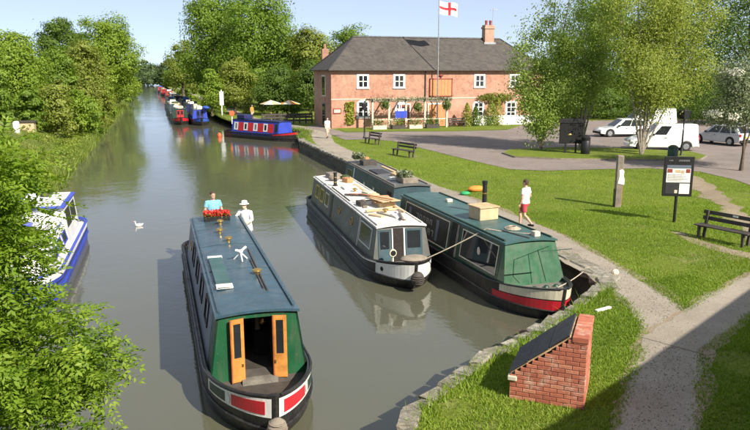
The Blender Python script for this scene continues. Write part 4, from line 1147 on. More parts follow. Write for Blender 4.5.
# windows: white surround, sash frame, dark panes
def pub_window(cx, z0, z1, w, arched=False, m=2, n=2, sur=.17):
    mb = MB()
    if arched:
        poly = [(-w / 2 - sur, 0)] + [(w / 2 + sur, 0)] + [((w / 2 + sur) * math.cos(a), (z1 - z0 - .2) + (.42) * math.sin(a)) for a in [math.pi * k / 10 for k in range(11)]]
        mb.prism(poly, (cx, 0, z0), (1, 0, 0), (0, 0, 1), (0, -1, 0), .0, .035)
    else:
        mb.box(cx - w / 2 - sur, cx + w / 2 + sur, -.035, 0, z0 - .1, z1 + .16)
    mb.box(cx - w / 2 - sur - .04, cx + w / 2 + sur + .04, -.11, 0, z0 - .16, z0 - .06)
    wd = mb.build('window', M['render_white'], pub)
    mb = MB(); mb.box(cx - w / 2, cx + w / 2, -.045, -.03, z0 + .02, z1); mb.build('pane', M['dark_glass'], wd)
    mb = MB()
    for k in range(m + 1):
        x = cx - w / 2 + w * k / m; t = .05 if k in (0, m) else .05
        mb.box(x - t, x + t, -.075, -.045, z0, z1)
    for k in range(n + 1):
        z = z0 + (z1 - z0) * k / n; mb.box(cx - w / 2, cx + w / 2, -.07, -.046, z - .035, z + .035)
    mb.build('frame', M['white_paint'], wd)
zu0, zu1 = zs(87), zs(75.5)
for px in (363, 399, 479): pub_window(xs(px), zu0, zu1, .95, m=2, n=2)
pub_window(xs(363), zs(116), zs(101.5), 1.0, True, 2, 3)
pub_window(xs(478.5), zs(117), zs(104), 1.0, True, 2, 3)
pub_window(xs(511), zs(119), zs(104), 1.0, False, 2, 3)
pub_window(xs(514), zu0, zu1, .95)
pub_window(xs(401), zs(119), zs(104), 1.0, True, 2, 3)
# side (west) wall: tall loading windows
for z0, z1, y0, y1 in ((.1, 2.3, 2.6, 3.6), (3.1, 5.1, 2.4, 3.7)):
    mb = MB(); mb.box(-.05, 0, y0 - .12, y1 + .12, z0, z1 + .12); wd = mb.build('window', M['white_paint' if z0 > 1 else 'grey_blue'], pub)
    mb = MB(); mb.box(-.06, -.05, y0, y1, z0 + .1, z1); mb.build('pane', M['dark_glass'], wd)
# doors below the sign
for px, w, m in ((437, 1.9, 'sign_wood'), (404.5, 1.1, 'rust_red')):
    mb = MB(); cx = xs(px); mb.box(cx - w / 2, cx + w / 2, -.06, 0, 0, 2.25); d = mb.build('door', M[m], pub)
    mb = MB(); mb.box(cx - w / 2 - .1, cx + w / 2 + .1, -.09, 0, 2.25, 2.38)
    for s in (-1, 1): mb.box(cx + s * (w / 2 + .05) - .05, cx + s * (w / 2 + .05) + .05, -.09, 0, 0, 2.25)
    mb.build('door_frame', M['white_paint'], d)
    mb = MB(); mb.box(cx - w / 2 + .12, cx + w / 2 - .12, -.07, -.06, 1.2, 2.05); mb.build('pane', M['dark_glass'], d) if px < 410 else None
# hanging sign above the door (taking-in door boarded with planks)
sg = thing('pub_sign', 'large orange-brown boarded sign in dark frame above the pub door', 'sign', (PX + xs(440.5), PY, LAND))
z0, z1 = zs(97), zs(78.5); w = 2.55
for k in range(6):
    mb = MB(); x = -w / 2 + .1 + k * (w - .2) / 6; mb.box(x + .01, x + (w - .2) / 6 - .01, -.10, -.03, z0 + .1, z1 - .1); mb.build('board', M['sign_wood'], sg)
mb = MB()
for a in ((-w / 2, w / 2, z0, z0 + .1), (-w / 2, w / 2, z1 - .1, z1), (-w / 2, -w / 2 + .1, z0, z1), (w / 2 - .1, w / 2, z0, z1)): mb.box(a[0], a[1], -.13, -.02, a[2], a[3])
mb.tube([(0, -.08, z1), (0, -.08, z1 + .3)], .05, 6); mb.ellipsoid((0, -.08, z1 + .3), (.25, .1, .12))
mb.build('frame', M['rust_red'], sg)
# small red plaque and climbing rose on the left part of the facade
mb = MB(); cx = xs(337); mb.box(cx - .42, cx + .42, -.06, -.002, zs(112.5), zs(107.5)); pq = mb.build('wall_plaque', M['rust_red'], None); pq.location = pub.location; tag(pq, 'small red framed plaque on the left of the pub front', 'sign')
mb = MB(); mb.box(cx - .33, cx + .33, -.07, -.06, zs(111.5), zs(108.5)); mb.build('plaque_face', M['stone_pale'], pq)
rg = np.random.default_rng(31); n = 380
C = np.column_stack([np.clip(rg.normal(0, .26, n), -.45, .45), rg.normal(-.12, .04, n), rg.uniform(.1, 2.3, n)])
o = link('climbing_plant', leaf_mesh('climbing_plant', C, rg.normal(size=(n, 3)) + [0, -1, 0], rg.uniform(.2, .34, n), rg.uniform(.3, 1, n), M['conifer_gold'])); o.location = (PX + xs(349.5), PY, LAND + .3); tag(o, 'yellow flowering climber on the left of the pub wall', 'plant')
# pergola
pg = thing('pergola', 'wooden pergola along the pub front hung with greenery', 'pergola', (PX, PY, LAND))
pxs = [372.5, 389, 406, 425, 447]
for px in pxs:
    x = xs(px, PY - 2)
    mb = MB(); mb.box(x - .09, x + .09, -2.09, -1.91, 0, 2.65); mb.build('post', M['stone_pale'], pg)
    mb = MB(); mb.box(x - .05, x + .05, -2.4, -.05, 2.78, 2.92); mb.build('rafter', M['wood_grey'], pg)
mb = MB(); mb.box(xs(370, PY - 2), xs(450, PY - 2), -2.08, -1.92, 2.65, 2.79); mb.build('beam', M['wood_grey'], pg)
for i in range(4):
    a, b = xs(pxs[i], PY - 2) + .1, xs(pxs[i + 1], PY - 2) - .1
    mb = MB(); mb.box(a, b, -2.04, -1.96, .85, .95); mb.build('rail', M['stone_pale'], pg)
rg = np.random.default_rng(41); n = 1500
C = np.column_stack([rg.uniform(xs(370, PY - 2), xs(452, PY - 2), n), rg.normal(-1.9, .2, n), 2.85 + rg.normal(0, .14, n)])
link('vine', leaf_mesh('vine', C, rg.normal(size=(n, 3)) + [0, -.4, .6], rg.uniform(.08, .2, n), rg.normal(.5, .25, n), M['leaf_grey']), pg)
def leaf_thing(name, label, cat, loc, spread, n, ls, m, seed, group=None, shape='n'):
    rg = np.random.default_rng(seed)
    C = rg.normal(size=(n, 3)); C /= np.linalg.norm(C, axis=1, keepdims=True); C *= rg.random((n, 1)) ** .33
    Nn = C + rg.normal(size=(n, 3)) * .5
    if shape == 'cone':
        t = rg.random(n); a = rg.random(n) * 6.283; r = np.sin(np.pi * np.clip(.25 + .72 * t, 0, 1)) * rg.random(n) ** .4
        C = np.column_stack([r * np.cos(a), r * np.sin(a), 2 * t - 1]); Nn = np.column_stack([np.cos(a), np.sin(a), .3 + 0 * a]) + rg.normal(size=(n, 3)) * .4
    C = C * np.array(spread)
    o = link(name, leaf_mesh(name, C, Nn, ls * rg.uniform(.6, 1.4, n), rg.normal(.5, .2, n), M[m], seed=seed)); o.location = loc
    return tag(o, label, cat, group)
labs = ['hanging basket at the left end of the pergola', 'hanging basket in the middle of the pergola', 'hanging basket at the right end of the pergola by the door']
for px, py, lb in ((385, 105, labs[0]), (418, 107.5, labs[1]), (446.5, 105, labs[2])):
    p = at(px, py, PY - 2.2); o = leaf_thing('hanging_basket', 'dark leafy ' + lb, 'hanging basket', p, (.5, .45, .55), 420, .16, 'leaf_dark', int(px), 'hanging baskets on the pub pergola')
    mb = MB(); mb.lathe([(.05, -.35), (.25, -.2), (.3, 0)], (0, 0, 0), 10); mb.tube([(0, 0, .1), (0, 0, 2.8 + LAND - p.z)], .015, 5); mb.build('basket', M['wood_dark'], o)
for i, (px, lb) in enumerate(((379, 'first planter from the left'), (398, 'second planter from the left'), (415, 'third planter from the left'), (432, 'fourth planter from the left'))):
    x = at(px, 120, PY - 2.6).x
    t = thing('planter', 'dark shrub in ' + lb + ' below the pergola', 'planter', (x, PY - 2.7, LAND), 0, 'planters along the pub front')
    mb = MB(); mb.box(-.7, .7, -.25, .25, 0, .4); mb.build('trough', M['wood_dark' if i % 2 else 'stone_pale'], t)
    rg = np.random.default_rng(60 + i); n = 420; C = rg.normal(size=(n, 3)) * [.42, .16, .22] + [0, 0, .65]
    link('shrub', leaf_mesh('shrub', C, rg.normal(size=(n, 3)) + [0, -.3, .6], rg.uniform(.08, .17, n), rg.random(n), M['leaf_dark' if i != 1 else 'leaf_yellow']), t)
# blue advertising banner
mb = MB(); mb.box(-.62, .62, -.02, .02, 1.05, 1.75); o = mb.build('banner', M['royal_blue'], None); p = at(401, 115, PY - 2.3); o.location = (p.x, PY - 2.3, LAND); tag(o, 'blue and white banner hung on the pergola', 'banner')
mb = MB(); mb.box(-.35, .35, -.025, .015, 1.75, 2.0); mb.build('banner_top', M['white_paint'], o)
# low white wall and conifers to the right of the door
mb = MB(); mb.box(xs(462), PW - .2, -.9, -.6, 0, 1.0); o = mb.build('low_wall', M['render_white'], None, bevel=.02); o.location = pub.location; tag(o, 'low white rendered wall in front of the right part of the pub', 'wall')
for i, (px, hh, w, m, lb) in enumerate(((467, 2.4, .65, 'conifer_gold', 'golden conifer beside the pub door'), (475.5, 2.1, .55, 'leaf_dark', 'small dark green conifer by the pub window'), (491, 2.5, .85, 'leaf_bright', 'lime green bushy conifer before the white wall'), (497.5, 2.9, .8, 'conifer_gold', 'tall golden conifer before the white wall'))):
    x = at(px, 120, PY - 1.6).x
    leaf_thing('conifer', lb, 'conifer', (x, PY - 1.6, LAND + hh / 2), (w, w, hh / 2), 900, .16, m, 80 + i, None, 'cone')
leaf_thing('climbing_plant', 'brownish climber over the right pub windows', 'plant', (at(495, 98, PY).x, PY - .3, LAND + 2.9), (2.3, .3, .5), 900, .2, 'leaf_yellow', 91)
# forecourt lawn strip
FORE = [(338, 128.4), (512, 125.0), (508, 129.6), (456, 131.2), (400, 131.4), (345, 132.2)]
o = poly_sheet('lawn_strip', [tuple(G(*p))[:2] for p in FORE], LAND + .022, M['grass_ground']); tag(o, kind='structure')
# flagpole and flag
fp = G(437, 126.5)
t = thing('flagpole', 'tall pale flagpole standing before the pub door', 'flagpole', fp)
mb = MB(); mb.tube([(0, 0, 0), (0, 0, 4), (0, 0, 14.8)], [.08, .07, .045], 10); mb.ellipsoid((0, 0, 14.85), (.09, .09, .09)); mb.build('pole', M['steel'], t)
mb = MB(); mb.lathe([(.22, 0), (.22, .9), (.12, .95)], (0, 0, 0), 12); mb.build('base', M['stone_pale'], t)
ft = thing('flag', 'white flag with red cross flying from the flagpole', 'flag', fp)
p0 = at(438, 0, fp.y); ztop = at(440, 0.5, fp.y).z - LAND; W_, H_ = 2.15, 1.25
def flag_pt(u, v):
    x = u * W_ * .95; z = ztop - v * H_ - .34 * u - .07 * math.sin(u * 6)
    return (.08 + x, .28 * math.sin(u * 7 + v) * u, z)
def flag_patch(name, m, u0, u1, v0, v1, off):
    mb = MB(); n = 14
    for s in (-1, 1):
        rows = []
        for i in range(n + 1):
            r = []
            for j in range(4):
                u, v = u0 + (u1 - u0) * i / n, v0 + (v1 - v0) * j / 3; x, y, z = flag_pt(u, v); r.append((x, y + s * off, z))
            rows.append(r)
        mb.grid(rows)
    return mb.build(name, M[m], ft, smooth=False)
flag_patch('cloth', 'shirt_white', 0, 1, 0, 1, .004)
flag_patch('cross', 'red_paint', 0.0, 1, .40, .60, .009); flag_patch('cross', 'red_paint', .44, .56, 0, 1, .011)

# ------------------------------------------------------------------ people
def remesh(mb, voxel, m, name, parent, smooth_it=4, dec=None):
    me = mb.mesh(name, m)
    ob = bpy.data.objects.new(name, me); COL.objects.link(ob)
    r = ob.modifiers.new('r', 'REMESH'); r.mode = 'VOXEL'; r.voxel_size = voxel
    s = ob.modifiers.new('s', 'SMOOTH'); s.factor = .5; s.iterations = smooth_it
    dg = bpy.context.evaluated_depsgraph_get(); dg.update()
    nm = bpy.data.meshes.new_from_object(ob.evaluated_get(dg)); nm.name = name
    bpy.data.objects.remove(ob, do_unlink=True)
    nm.polygons.foreach_set('use_smooth', [True] * len(nm.polygons))
    if not nm.materials: nm.materials.append(m)
    return link(name, nm, parent)
def erings(spec, sh):
    out = []
    for z, rx, ry, cx, cy in spec:
        c = sh((cx, cy, z)); out.append([(c[0] + rx * math.cos(2 * math.pi * k / 16), c[1] + ry * math.sin(2 * math.pi * k / 16), c[2]) for k in range(16)])
    return out
def person(label, loc, rz, arms, legs, skin='skin', shirt='shirt_white', bottom='shorts_red', sleeve=.55, bottom_len=.6, hair='hair_brown', hat=None, lean=0.0, head_turn=0, scale=1.0, voxel=.011, shoes='black_matt', long_shirt=0.0, build=1.0):
    """local frame: the person faces -y; arms = [(elbow, wrist)] for left(-x), right(+x); legs = [(knee, ankle)]"""
    t = thing('person', label, 'person', loc, rz); t.scale = (scale,) * 3
    def sh(p): return (p[0], p[1] - lean * max(0, p[2] - .92), p[2])
    B = build
    tor = [(.84, .15 * B, .11 * B, 0, 0), (.92, .168 * B, .118 * B, 0, 0), (1.05, .150 * B, .112 * B, 0, -.005), (1.22, .165 * B, .118 * B, 0, -.005), (1.36, .178 * B, .108 * B, 0, .005), (1.435, .135, .08, 0, .012), (1.465, .066, .062, 0, .012), (1.53, .056, .058, 0, 0)]
    mb = MB(); mb.rings(erings(tor, sh))
    hc = sh((0, -.012, 1.63))
    ct, st = math.cos(head_turn), math.sin(head_turn)
    def H(x, y, z): return (hc[0] + x * ct - y * st, hc[1] + x * st + y * ct, hc[2] + z)
    rows = []
    for z, rx, ry, cy in ((-.118, .028, .03, -.045), (-.105, .05, .055, -.035), (-.06, .066, .085, -.012), (0, .074, .096, 0), (.05, .075, .098, .003), (.09, .062, .082, .006), (.112, .035, .045, .006), (.118, .01, .012, .006)):
        rows.append([H(rx * math.cos(2 * math.pi * k / 16), cy + ry * math.sin(2 * math.pi * k / 16), z) for k in range(16)])
    mb.rings(rows)
    mb.tube([H(0, -.088, .015), H(0, -.118, -.026), H(0, -.092, -.034)], [.010, .016, .012], 8)
    for s in (-1, 1): mb.ellipsoid(H(s * .077, .008, -.005), (.012, .022, .032))
    mb.tube([H(-.026, -.092, -.062), H(0, -.098, -.06), H(.026, -.092, -.062)], .009, 6)
    sl = MB(); shl = []
    for i, (el, wr) in enumerate(arms):
        s = -1 if i == 0 else 1
        S = Vector(sh((s * .175 * B, .008, 1.395))); E, Wp = Vector(sh(el)), Vector(sh(wr))
        mid = E.lerp(Wp, .35)
        mb.tube([S + Vector((-s * .05, 0, .0)), S, S.lerp(E, .5), E, mid, Wp], [.05, .054, .046, .039, .040, .027], 10)
        d = (Wp - E).normalized(); side = Vector((0, 0, 1)).cross(d)
        side = side.normalized() if side.length > .1 else Vector((0, -1, 0))
        mb.tube([Wp, Wp + d * .045, Wp + d * .09], [(.026, .018), (.040, .017), (.037, .014)], 10)
        k0 = Wp + d * .085; dn = (side.cross(d)).normalized()
        for q, fl in ((-1.5, .060), (-.5, .074), (.5, .078), (1.5, .070)):
            b0 = k0 + side * (q * .0185); mb.tube([b0 - d * .02, b0 + d * fl * .5, b0 + d * fl * .85 - dn * .02, b0 + d * fl * .9 - dn * .04], [.010, .0095, .009, .007], 7)
        b0 = Wp + d * .03 + side * .034; mb.tube([b0 - side * .015, b0 + side * .022 + d * .03, b0 + side * .03 + d * .062], [.012, .011, .008], 7)
        cut = S.lerp(E, sleeve) if sleeve <= 1 else E.lerp(Wp, sleeve - 1)
        path = [S + Vector((-s * .08, 0, .005)), S, S.lerp(E, .4 if sleeve <= 1 else .5)] + ([E] if sleeve > 1 else []) + [cut]
        sl.tube(path, [.072, .078, .07] + ([.058] if sleeve > 1 else []) + [.066 if sleeve <= 1 else .046], 12)
    bt = MB(); sho = MB()
    for i, (kn, an) in enumerate(legs):
        s = -1 if i == 0 else 1
        Hp, K, A = Vector((s * .085 * B, 0, .88)), Vector(kn), Vector(an)
        calf = K.lerp(A, .32) + Vector((0, .018, 0))
        mb.tube([Hp + Vector((0, 0, .05)), Hp, Hp.lerp(K, .5), K, calf, K.lerp(A, .7), A], [.085, .088, .074, .054, .056, .042, .034], 10)
        toe = A + Vector((0, -.15, -.045)); heel = A + Vector((0, .05, -.04))
        mb.tube([heel, A + Vector((0, -.04, -.035)), toe], [.032, .040, .026], 8)
        sho.tube([heel + Vector((0, .012, 0)), A + Vector((0, -.03, -.03)), A + Vector((0, -.09, -.04)), toe + Vector((0, -.02, 0))], [.040, .050, .044, .03], 10)
        cut = Hp.lerp(K, bottom_len) if bottom_len <= 1 else K.lerp(A, bottom_len - 1)
        bt.tube([Hp + Vector((0, 0, .06)), Hp.lerp(K, .3)] + ([K] if bottom_len > 1 else []) + [cut], [.105, .102] + ([.075] if bottom_len > 1 else []) + [.098 if bottom_len <= 1 else .055], 12)
    bt.rings(erings([(.80, .150 * B, .118 * B, 0, 0), (.88, .180 * B, .130 * B, 0, 0), (.95, .182 * B, .132 * B, 0, 0), (1.02, .165 * B, .124 * B, 0, 0)], sh))
    z0 = .90 - long_shirt
    sl.rings(erings([(z0, .195 * B + long_shirt * .12, .145 * B + long_shirt * .1, 0, 0), (.96, .190 * B, .140 * B, 0, 0), (1.06, .176 * B, .134 * B, 0, -.005), (1.22, .186 * B, .138 * B, 0, -.005), (1.36, .196 * B, .126 * B, 0, .005), (1.43, .150, .095, 0, .012), (1.465, .085, .078, 0, .010)], sh))
    remesh(mb, voxel * .75, M[skin], 'body', t, 3)
    remesh(sl, voxel, M[shirt], 'shirt', t, 3)
    remesh(bt, voxel, M[bottom], 'shorts' if bottom_len <= 1 else 'trousers', t, 3)
    remesh(sho, voxel, M[shoes], 'shoes', t, 2)
    if hair:
        hb = MB(); rows = []
        for z, rx, ry, cy in ((-.055, .074, .062, .046), (-.01, .083, .082, .028), (.035, .085, .098, .012), (.075, .078, .098, .006), (.11, .052, .066, .008), (.134, .015, .02, .01)):
            rows.append([H(rx * math.cos(2 * math.pi * k / 16), cy + ry * math.sin(2 * math.pi * k / 16), z) for k in range(16)])
        hb.rings(rows); remesh(hb, voxel * .8, M[hair], 'hair', t, 2)
    if hat:
        hb = MB(); rows = []
        for r, z in ((.15, .035), (.155, .042), (.10, .06), (.098, .10), (.085, .145), (.04, .16), (.01, .162)):
            rows.append([H(r * math.cos(2 * math.pi * k / 18), r * 1.1 * math.sin(2 * math.pi * k / 18), z) for k in range(18)])
        hb.rings(rows); hb.build('sun_hat', M[hat], t, smooth=True)
    for s in (-1, 1):
        eb = MB(); eb.ellipsoid(H(s * .029, -.090, .005), (.012, .008, .008), 8, 6); eb.build('eye', M['hair_brown'], t)
    return t
mwb = Matrix.Translation(b1.t.location) @ Matrix.Rotation(b1.t.rotation_euler.z, 4, 'Z')
STAND = [((-.09, -.01, .48), (-.09, .02, .08)), ((.09, -.01, .48), (.09, .02, .08))]
mb = MB(); mb.box(-.5, .5, 11.6, 12.3, b1.g - .12, b1.g + .14); mb.build('stern_step', M['grey_deck'], b1.t)
p = mwb @ Vector((-.02, 11.9, b1.g + .14))
person('steersman in a light blue shirt standing at the stern of the moving boat', p, R(8), [((-.27, -.03, 1.14), (-.24, -.20, .96)), ((.27, -.02, 1.14), (.25, -.22, .98))], STAND, shirt='shirt_blue', bottom='trousers_navy', sleeve=.6, bottom_len=1.9, build=1.12, head_turn=.1)
p = mwb @ Vector((.93, 11.1, b1.g + .0))
person('woman in white top and white hat leaning on the rear of the moving boat', p + Vector((.0, 0, .0)), R(-38), [((-.30, -.12, 1.20), (-.26, -.32, 1.10)), ((.26, -.06, 1.15), (.20, -.26, 1.06))], [((-.09, -.02, .48), (-.085, .02, .08)), ((.09, -.01, .48), (.085, .02, .08))], skin='skin_pale', shirt='shirt_white', bottom='trousers_beige', sleeve=1.55, bottom_len=1.9, hat='hat_white', lean=.12, long_shirt=.14, scale=.95, build=1.05)
p = G(524, 229)
WALK = [((-.10, -.17, .50), (-.09, .02, .10)), ((.10, .02, .49), (.09, .26, .16))]
person('man in white t-shirt and red shorts walking along the towpath', p + Vector((0, 0, .035)), R(212), [((-.26, .06, 1.14), (-.25, -.10, .93)), ((.26, .02, 1.13), (.24, -.06, .90))], [((-.10, -.24, .52), (-.10, -.22, .09)), ((.10, .05, .49), (.10, .36, .20))], shirt='shirt_white', bottom='shorts_red', sleeve=.62, bottom_len=.72, build=1.06)
p = G(327.5, 138.5)
person('distant person in pale clothes walking on the path by the pub corner', p + Vector((0, 0, .035)), R(10), [((-.25, -.02, 1.13), (-.23, -.12, .92)), ((.25, .03, 1.13), (.24, .0, .90))], [((-.09, -.12, .49), (-.09, -.06, .085)), ((.09, .05, .49), (.09, .22, .13))], skin='skin_pale', shirt='shirt_white', bottom='trousers_beige', sleeve=.6, bottom_len=1.8, voxel=.016)
p = at(252, 112, 84); p.z = LAND
person('distant person in orange top on the towpath beyond the blue and red boat', p + Vector((0, 0, .035)), R(30), [((-.25, -.02, 1.13), (-.23, -.12, .92)), ((.25, .03, 1.13), (.24, .0, .90))], STAND, shirt='orange_tarp', bottom='trousers_beige', sleeve=.6, bottom_len=1.8, voxel=.02)

# ------------------------------------------------------------------ brick wedge with the black sloping panel
A_, B_ = G(509, 398), G(583.5, 405.5)
U = (B_ - A_); wl = U.length; U.normalize(); U = Matrix.Rotation(R(-8), 3, 'Z') @ U; Vb = Vector((-U.y, U.x, 0))      # U along the front, Vb to the back
dep = 1.15; zL, zR, cap_w = .45, 1.24, .24
wd = thing('brick_plinth', 'wedge-shaped red brick plinth with black sloping top on the grass near the quay', 'plinth', A_, math.atan2(U.y, U.x))
def ztop(u): return zL + (zR - zL) * min(1, u / (wl - cap_w))
mb = MB(); poly = [(.012, -.05), (wl - .012, -.05), (wl - .012, zR - .075), (wl - cap_w, zR - .075), (.012, zL - .05)]
mb.prism(poly, (0, 0, 0), (1, 0, 0), (0, 0, 1), (0, 1, 0), .012, dep - .012); mb.build('mortar_core', M['mortar'], wd)
def brick_mesh(l, h=.064, d=.03):
    mb = MB(); mb.box(0, l, -.006, d, 0, h); return mb.mesh('brick', M['brick'], bevel=.005)
bm_cache = {}
def put_brick(u, z, l, face, h=.064):
    key = (round(l, 3), round(h, 3))
    if key not in bm_cache: bm_cache[key] = brick_mesh(*key)
    o = link('brick', bm_cache[key], wd)
    j = rn.uniform(-.003, .003)
    if face == 'f': o.location = (u, j, z)
    elif face == 'r': o.location = (wl - j, u, z); o.rotation_euler = (0, 0, R(90))
    else: o.location = (u + l, dep + j, z); o.rotation_euler = (0, 0, R(180))
rn = random.Random(5)
row = 0; z = .0
while z < zR - .08:
    st_ = 0 if row % 2 == 0 else -.1125
    umin = 0 if z + .064 < zL else (z + .064 - zL) / (zR - zL) * (wl - cap_w)
    for face, Lf, lim in (('f', wl, umin), ('r', dep, 0), ('b', wl, umin)):
        u = st_
        while u < Lf - .03:
            a, b = max(u, lim, 0.0), min(u + .215, Lf)
            if b - a > .04: put_brick(a, z, b - a, face)
            u += .225
    row += 1; z += .075
# brick-on-edge coping along the top ridge
k = 0; v = -.02
capm = MB(); capm.box(0, cap_w + .02, 0, .066, 0, .10); capme = capm.mesh('coping_brick', M['brick'], bevel=.008)
while v < dep - .03:
    o = link('coping_brick', capme, wd); o.location = (wl - cap_w - .0, v, zR - .085 + rn.uniform(-.004, .004)); v += .075
# stone toe and black panel in two leaves
mb = MB(); mb.box(-.04, .12, -.03, dep + .03, zL - .12, zL - .03); mb.build('toe_stone', M['stone_pale'], wd, bevel=.015)
sl_ = Vector((wl - cap_w, 0, zR - zL)); sll = sl_.length; sl_.normalize(); ns = Vector((-sl_.z, 0, sl_.x))
mb = MB(); mb.obox((0, 0, zL - .02), sl_, (0, 1, 0), ns, .02, sll - .03, .03, dep - .03, .0, .03); mb.build('backing_board', M['wood_pale'], wd)
for k in range(3):
    a = .0 + k * sll / 3; mb = MB(); mb.obox((0, 0, zL - .02), sl_, (0, 1, 0), ns, a + .005, a + sll / 3 - .012, -.02 + .015 * k, dep + .02, .03 + .008 * k, .055 + .008 * k); mb.build('panel', M['slatewall'], wd, bevel=.004)
mb = MB(); mb.box(0, .5, -.04, .04, 0, .05); o = mb.build('plank', M['white_paint'], None, bevel=.006); p = G(596, 312); o.location = p; o.rotation_euler = (0, 0, R(15)); tag(o, 'short pale board lying on grass behind the brick plinth', 'plank')
mb = MB(); mb.ellipsoid((0, 0, .05), (.12, .09, .09), 8, 6); o = mb.build('stone', M['stone_pale'], None); o.location = G(615, 274); tag(o, 'small pale stone on the towpath edge by the quay corner', 'stone')

# ------------------------------------------------------------------ street furniture
def bench(label, loc, rz, group='slatted benches on the grass', L=1.65):
    t = thing('bench', label, 'bench', loc, rz, group)        # faces -y, length along x
    for y in (-.20, -.05, .10):
        mb = MB(); mb.box(-L / 2, L / 2, y, y + .12, .42, .46); mb.build('seat_slat', M['wood_dark'], t, bevel=.006)
    for z in (.58, .78):
        mb = MB(); mb.obox((0, .22, 0), (1, 0, 0), (0, .15, .99), (0, -.99, .15), -L / 2, L / 2, z, z + .13, 0, .035); mb.build('back_slat', M['wood_dark'], t, bevel=.006)
    for s in (-1, 1):
        x = s * (L / 2 - .18)
        mb = MB(); mb.box(x - .04, x + .04, -.18, -.10, -.02, .42); mb.build('leg', M['wood_dark'], t)
        mb = MB(); mb.obox((x, .16, 0), (1, 0, 0), (0, .14, .99), (0, -.99, .14), -.04, .04, -.02, .92, -.03, .05); mb.build('leg', M['wood_dark'], t)
        mb = MB(); mb.box(x - .035, x + .035, -.2, .2, .36, .42); mb.build('bearer', M['wood_dark'], t)
    return t
pa, pb_ = G(705, 240), G(737, 247)
bd = (pb_ - pa); bc = (pa + pb_) / 2
bn = bench('dark slatted wooden bench nearest the camera, right of the notice board', bc + Vector((.2, .15, 0)), math.atan2(bd.y, bd.x), L=1.9)
mb = MB(); mb.box(-.09, .09, .255, .262, .84, .90); o = mb.build('plaque', M['white_paint'], bn); o.location = (.25, -.06, .0)
bench('dark bench on the grass slope beyond the blue boat', G(403, 156.5), R(-75), L=2.2)
bench('dark bench nearest the pub, beside the lamp post', G(372, 144), R(-75), L=1.8)
bench('black bench in front of the pub door', G(457, 127), R(3), L=2.0)
# notice board
nb = thing('notice_board', 'black framed notice board with pale posters on a post', 'notice board', G(674, 222), R(-26))
mb = MB(); mb.tube([(0, 0, -.05), (0, 0, 1.1)], .055, 10); mb.build('post', M['black_paint'], nb)
mb = MB(); mb.box(-.52, .52, -.05, .05, .98, 2.45); mb.build('frame', M['black_paint'], nb, bevel=.01)
for nm, m, a in (('poster', 'render_white', (-.42, .42, 1.50, 2.02)), ('poster', 'grey_blue', (-.42, .42, 2.04, 2.14)), ('poster', 'slatewall', (-.42, .03, 1.08, 1.48)), ('poster', 'render_white', (.06, .42, 1.08, 1.46)), ('poster', 'stone_pale', (-.1, .0, 1.10, 1.22))):
    mb = MB(); mb.box(a[0], a[1], -.058 - (.004 if m == 'stone_pale' else 0), -.05, a[2], a[3]); mb.build(nm, M[m], nb)
for (a, b, c, d, m) in ((-.40, -.22, 1.86, 2.0, 'rust_red'), (.25, .40, 1.86, 2.0, 'rust_red'), (-.12, .06, 1.86, 1.97, 'tan_box'), (.08, .2, 1.84, 1.95, 'tan_box')):
    mb = MB(); mb.box(a, b, -.062, -.0585, c, d); mb.build('poster', M[m], nb)
# lines of small print on the posters, too fine to read
for k in range(7):
    mb = MB(); mb.box(-.38, -.38 + .5 + .25 * ((k * 37) % 5) / 5, -.0605, -.0582, 1.55 + k * .038, 1.562 + k * .038); mb.build('print_line', M['grey_side'], nb)
mb = MB()
x = -.02
for k in range(9): mb.box(x, x + .03, -.054, -.049, 2.27 + .012 * (k % 2), 2.34); x += .043
for k in range(3): mb.box(-.36 + k * .05, -.33 + k * .05, -.054, -.049, 2.28, 2.33)
mb.build('heading', M['steel'], nb)
# carved post with notice
cp = thing('timber_post', 'tall weathered square timber post with white paper notice', 'post', G(617, 207), R(-24))
mb = MB(); mb.box(-.13, .13, -.13, .13, -.05, 2.15); mb.build('shaft', M['wood_grey'], cp, bevel=.025)
mb = MB(); mb.box(-.15, -.12, -.15, .15, .0, .75); mb.build('side_strip', M['black_paint'], cp)
mb = MB(); mb.box(.125, .14, -.12, .12, .1, 1.6); mb.build('side_board', M['sign_wood'], cp)
mb = MB(); mb.prism([(-.07, 1.0), (.19, .95), (.20, 1.15), (.15, 1.35), (.17, 1.52), (.08, 1.6), (-.04, 1.55), (-.02, 1.3)], (0, 0, 0), (1, 0, 0), (0, 0, 1), (0, -1, 0), .135, .145); mb.build('paper_notice', M['white_paint'], cp)
# lamp posts
def lamp(label, loc, h, lw=.42):
    t = thing('lamp_post', label, 'lamp post', loc, 0, 'black lamp posts')
    mb = MB(); mb.lathe([(.14, -.02), (.14, .12), (.08, .2), (.06, .8), (.045, h - .6), (.045, h - .55), (.08, h - .54), (.08, h - .5)], (0, 0, 0), 12); mb.build('column', M['black_paint'], t, smooth=True)
    mb = MB(); q = lw / 2
    mb.rings([[(-q * .7, -q * .7, h - .5), (q * .7, -q * .7, h - .5), (q * .7, q * .7, h - .5), (-q * .7, q * .7, h - .5)], [(-q, -q, h), (q, -q, h), (q, q, h), (-q, q, h)]]); mb.build('lantern', M['dark_glass'], t)
    mb = MB()
    for sx in (-1, 1):
        for sy in (-1, 1): mb.tube([(sx * q * .71, sy * q * .71, h - .5), (sx * q * 1.01, sy * q * 1.01, h)], .02, 5)
    mb.rings([[(-q * 1.1, -q * 1.1, h), (q * 1.1, -q * 1.1, h), (q * 1.1, q * 1.1, h), (-q * 1.1, q * 1.1, h)], [(-.04, -.04, h + .16), (.04, -.04, h + .16), (.04, .04, h + .16), (-.04, .04, h + .16)]]); mb.lathe([(.04, .16), (.02, .25), (.01, .28)], (0, 0, h), 8)
    mb.build('lantern_frame', M['black_paint'], t)
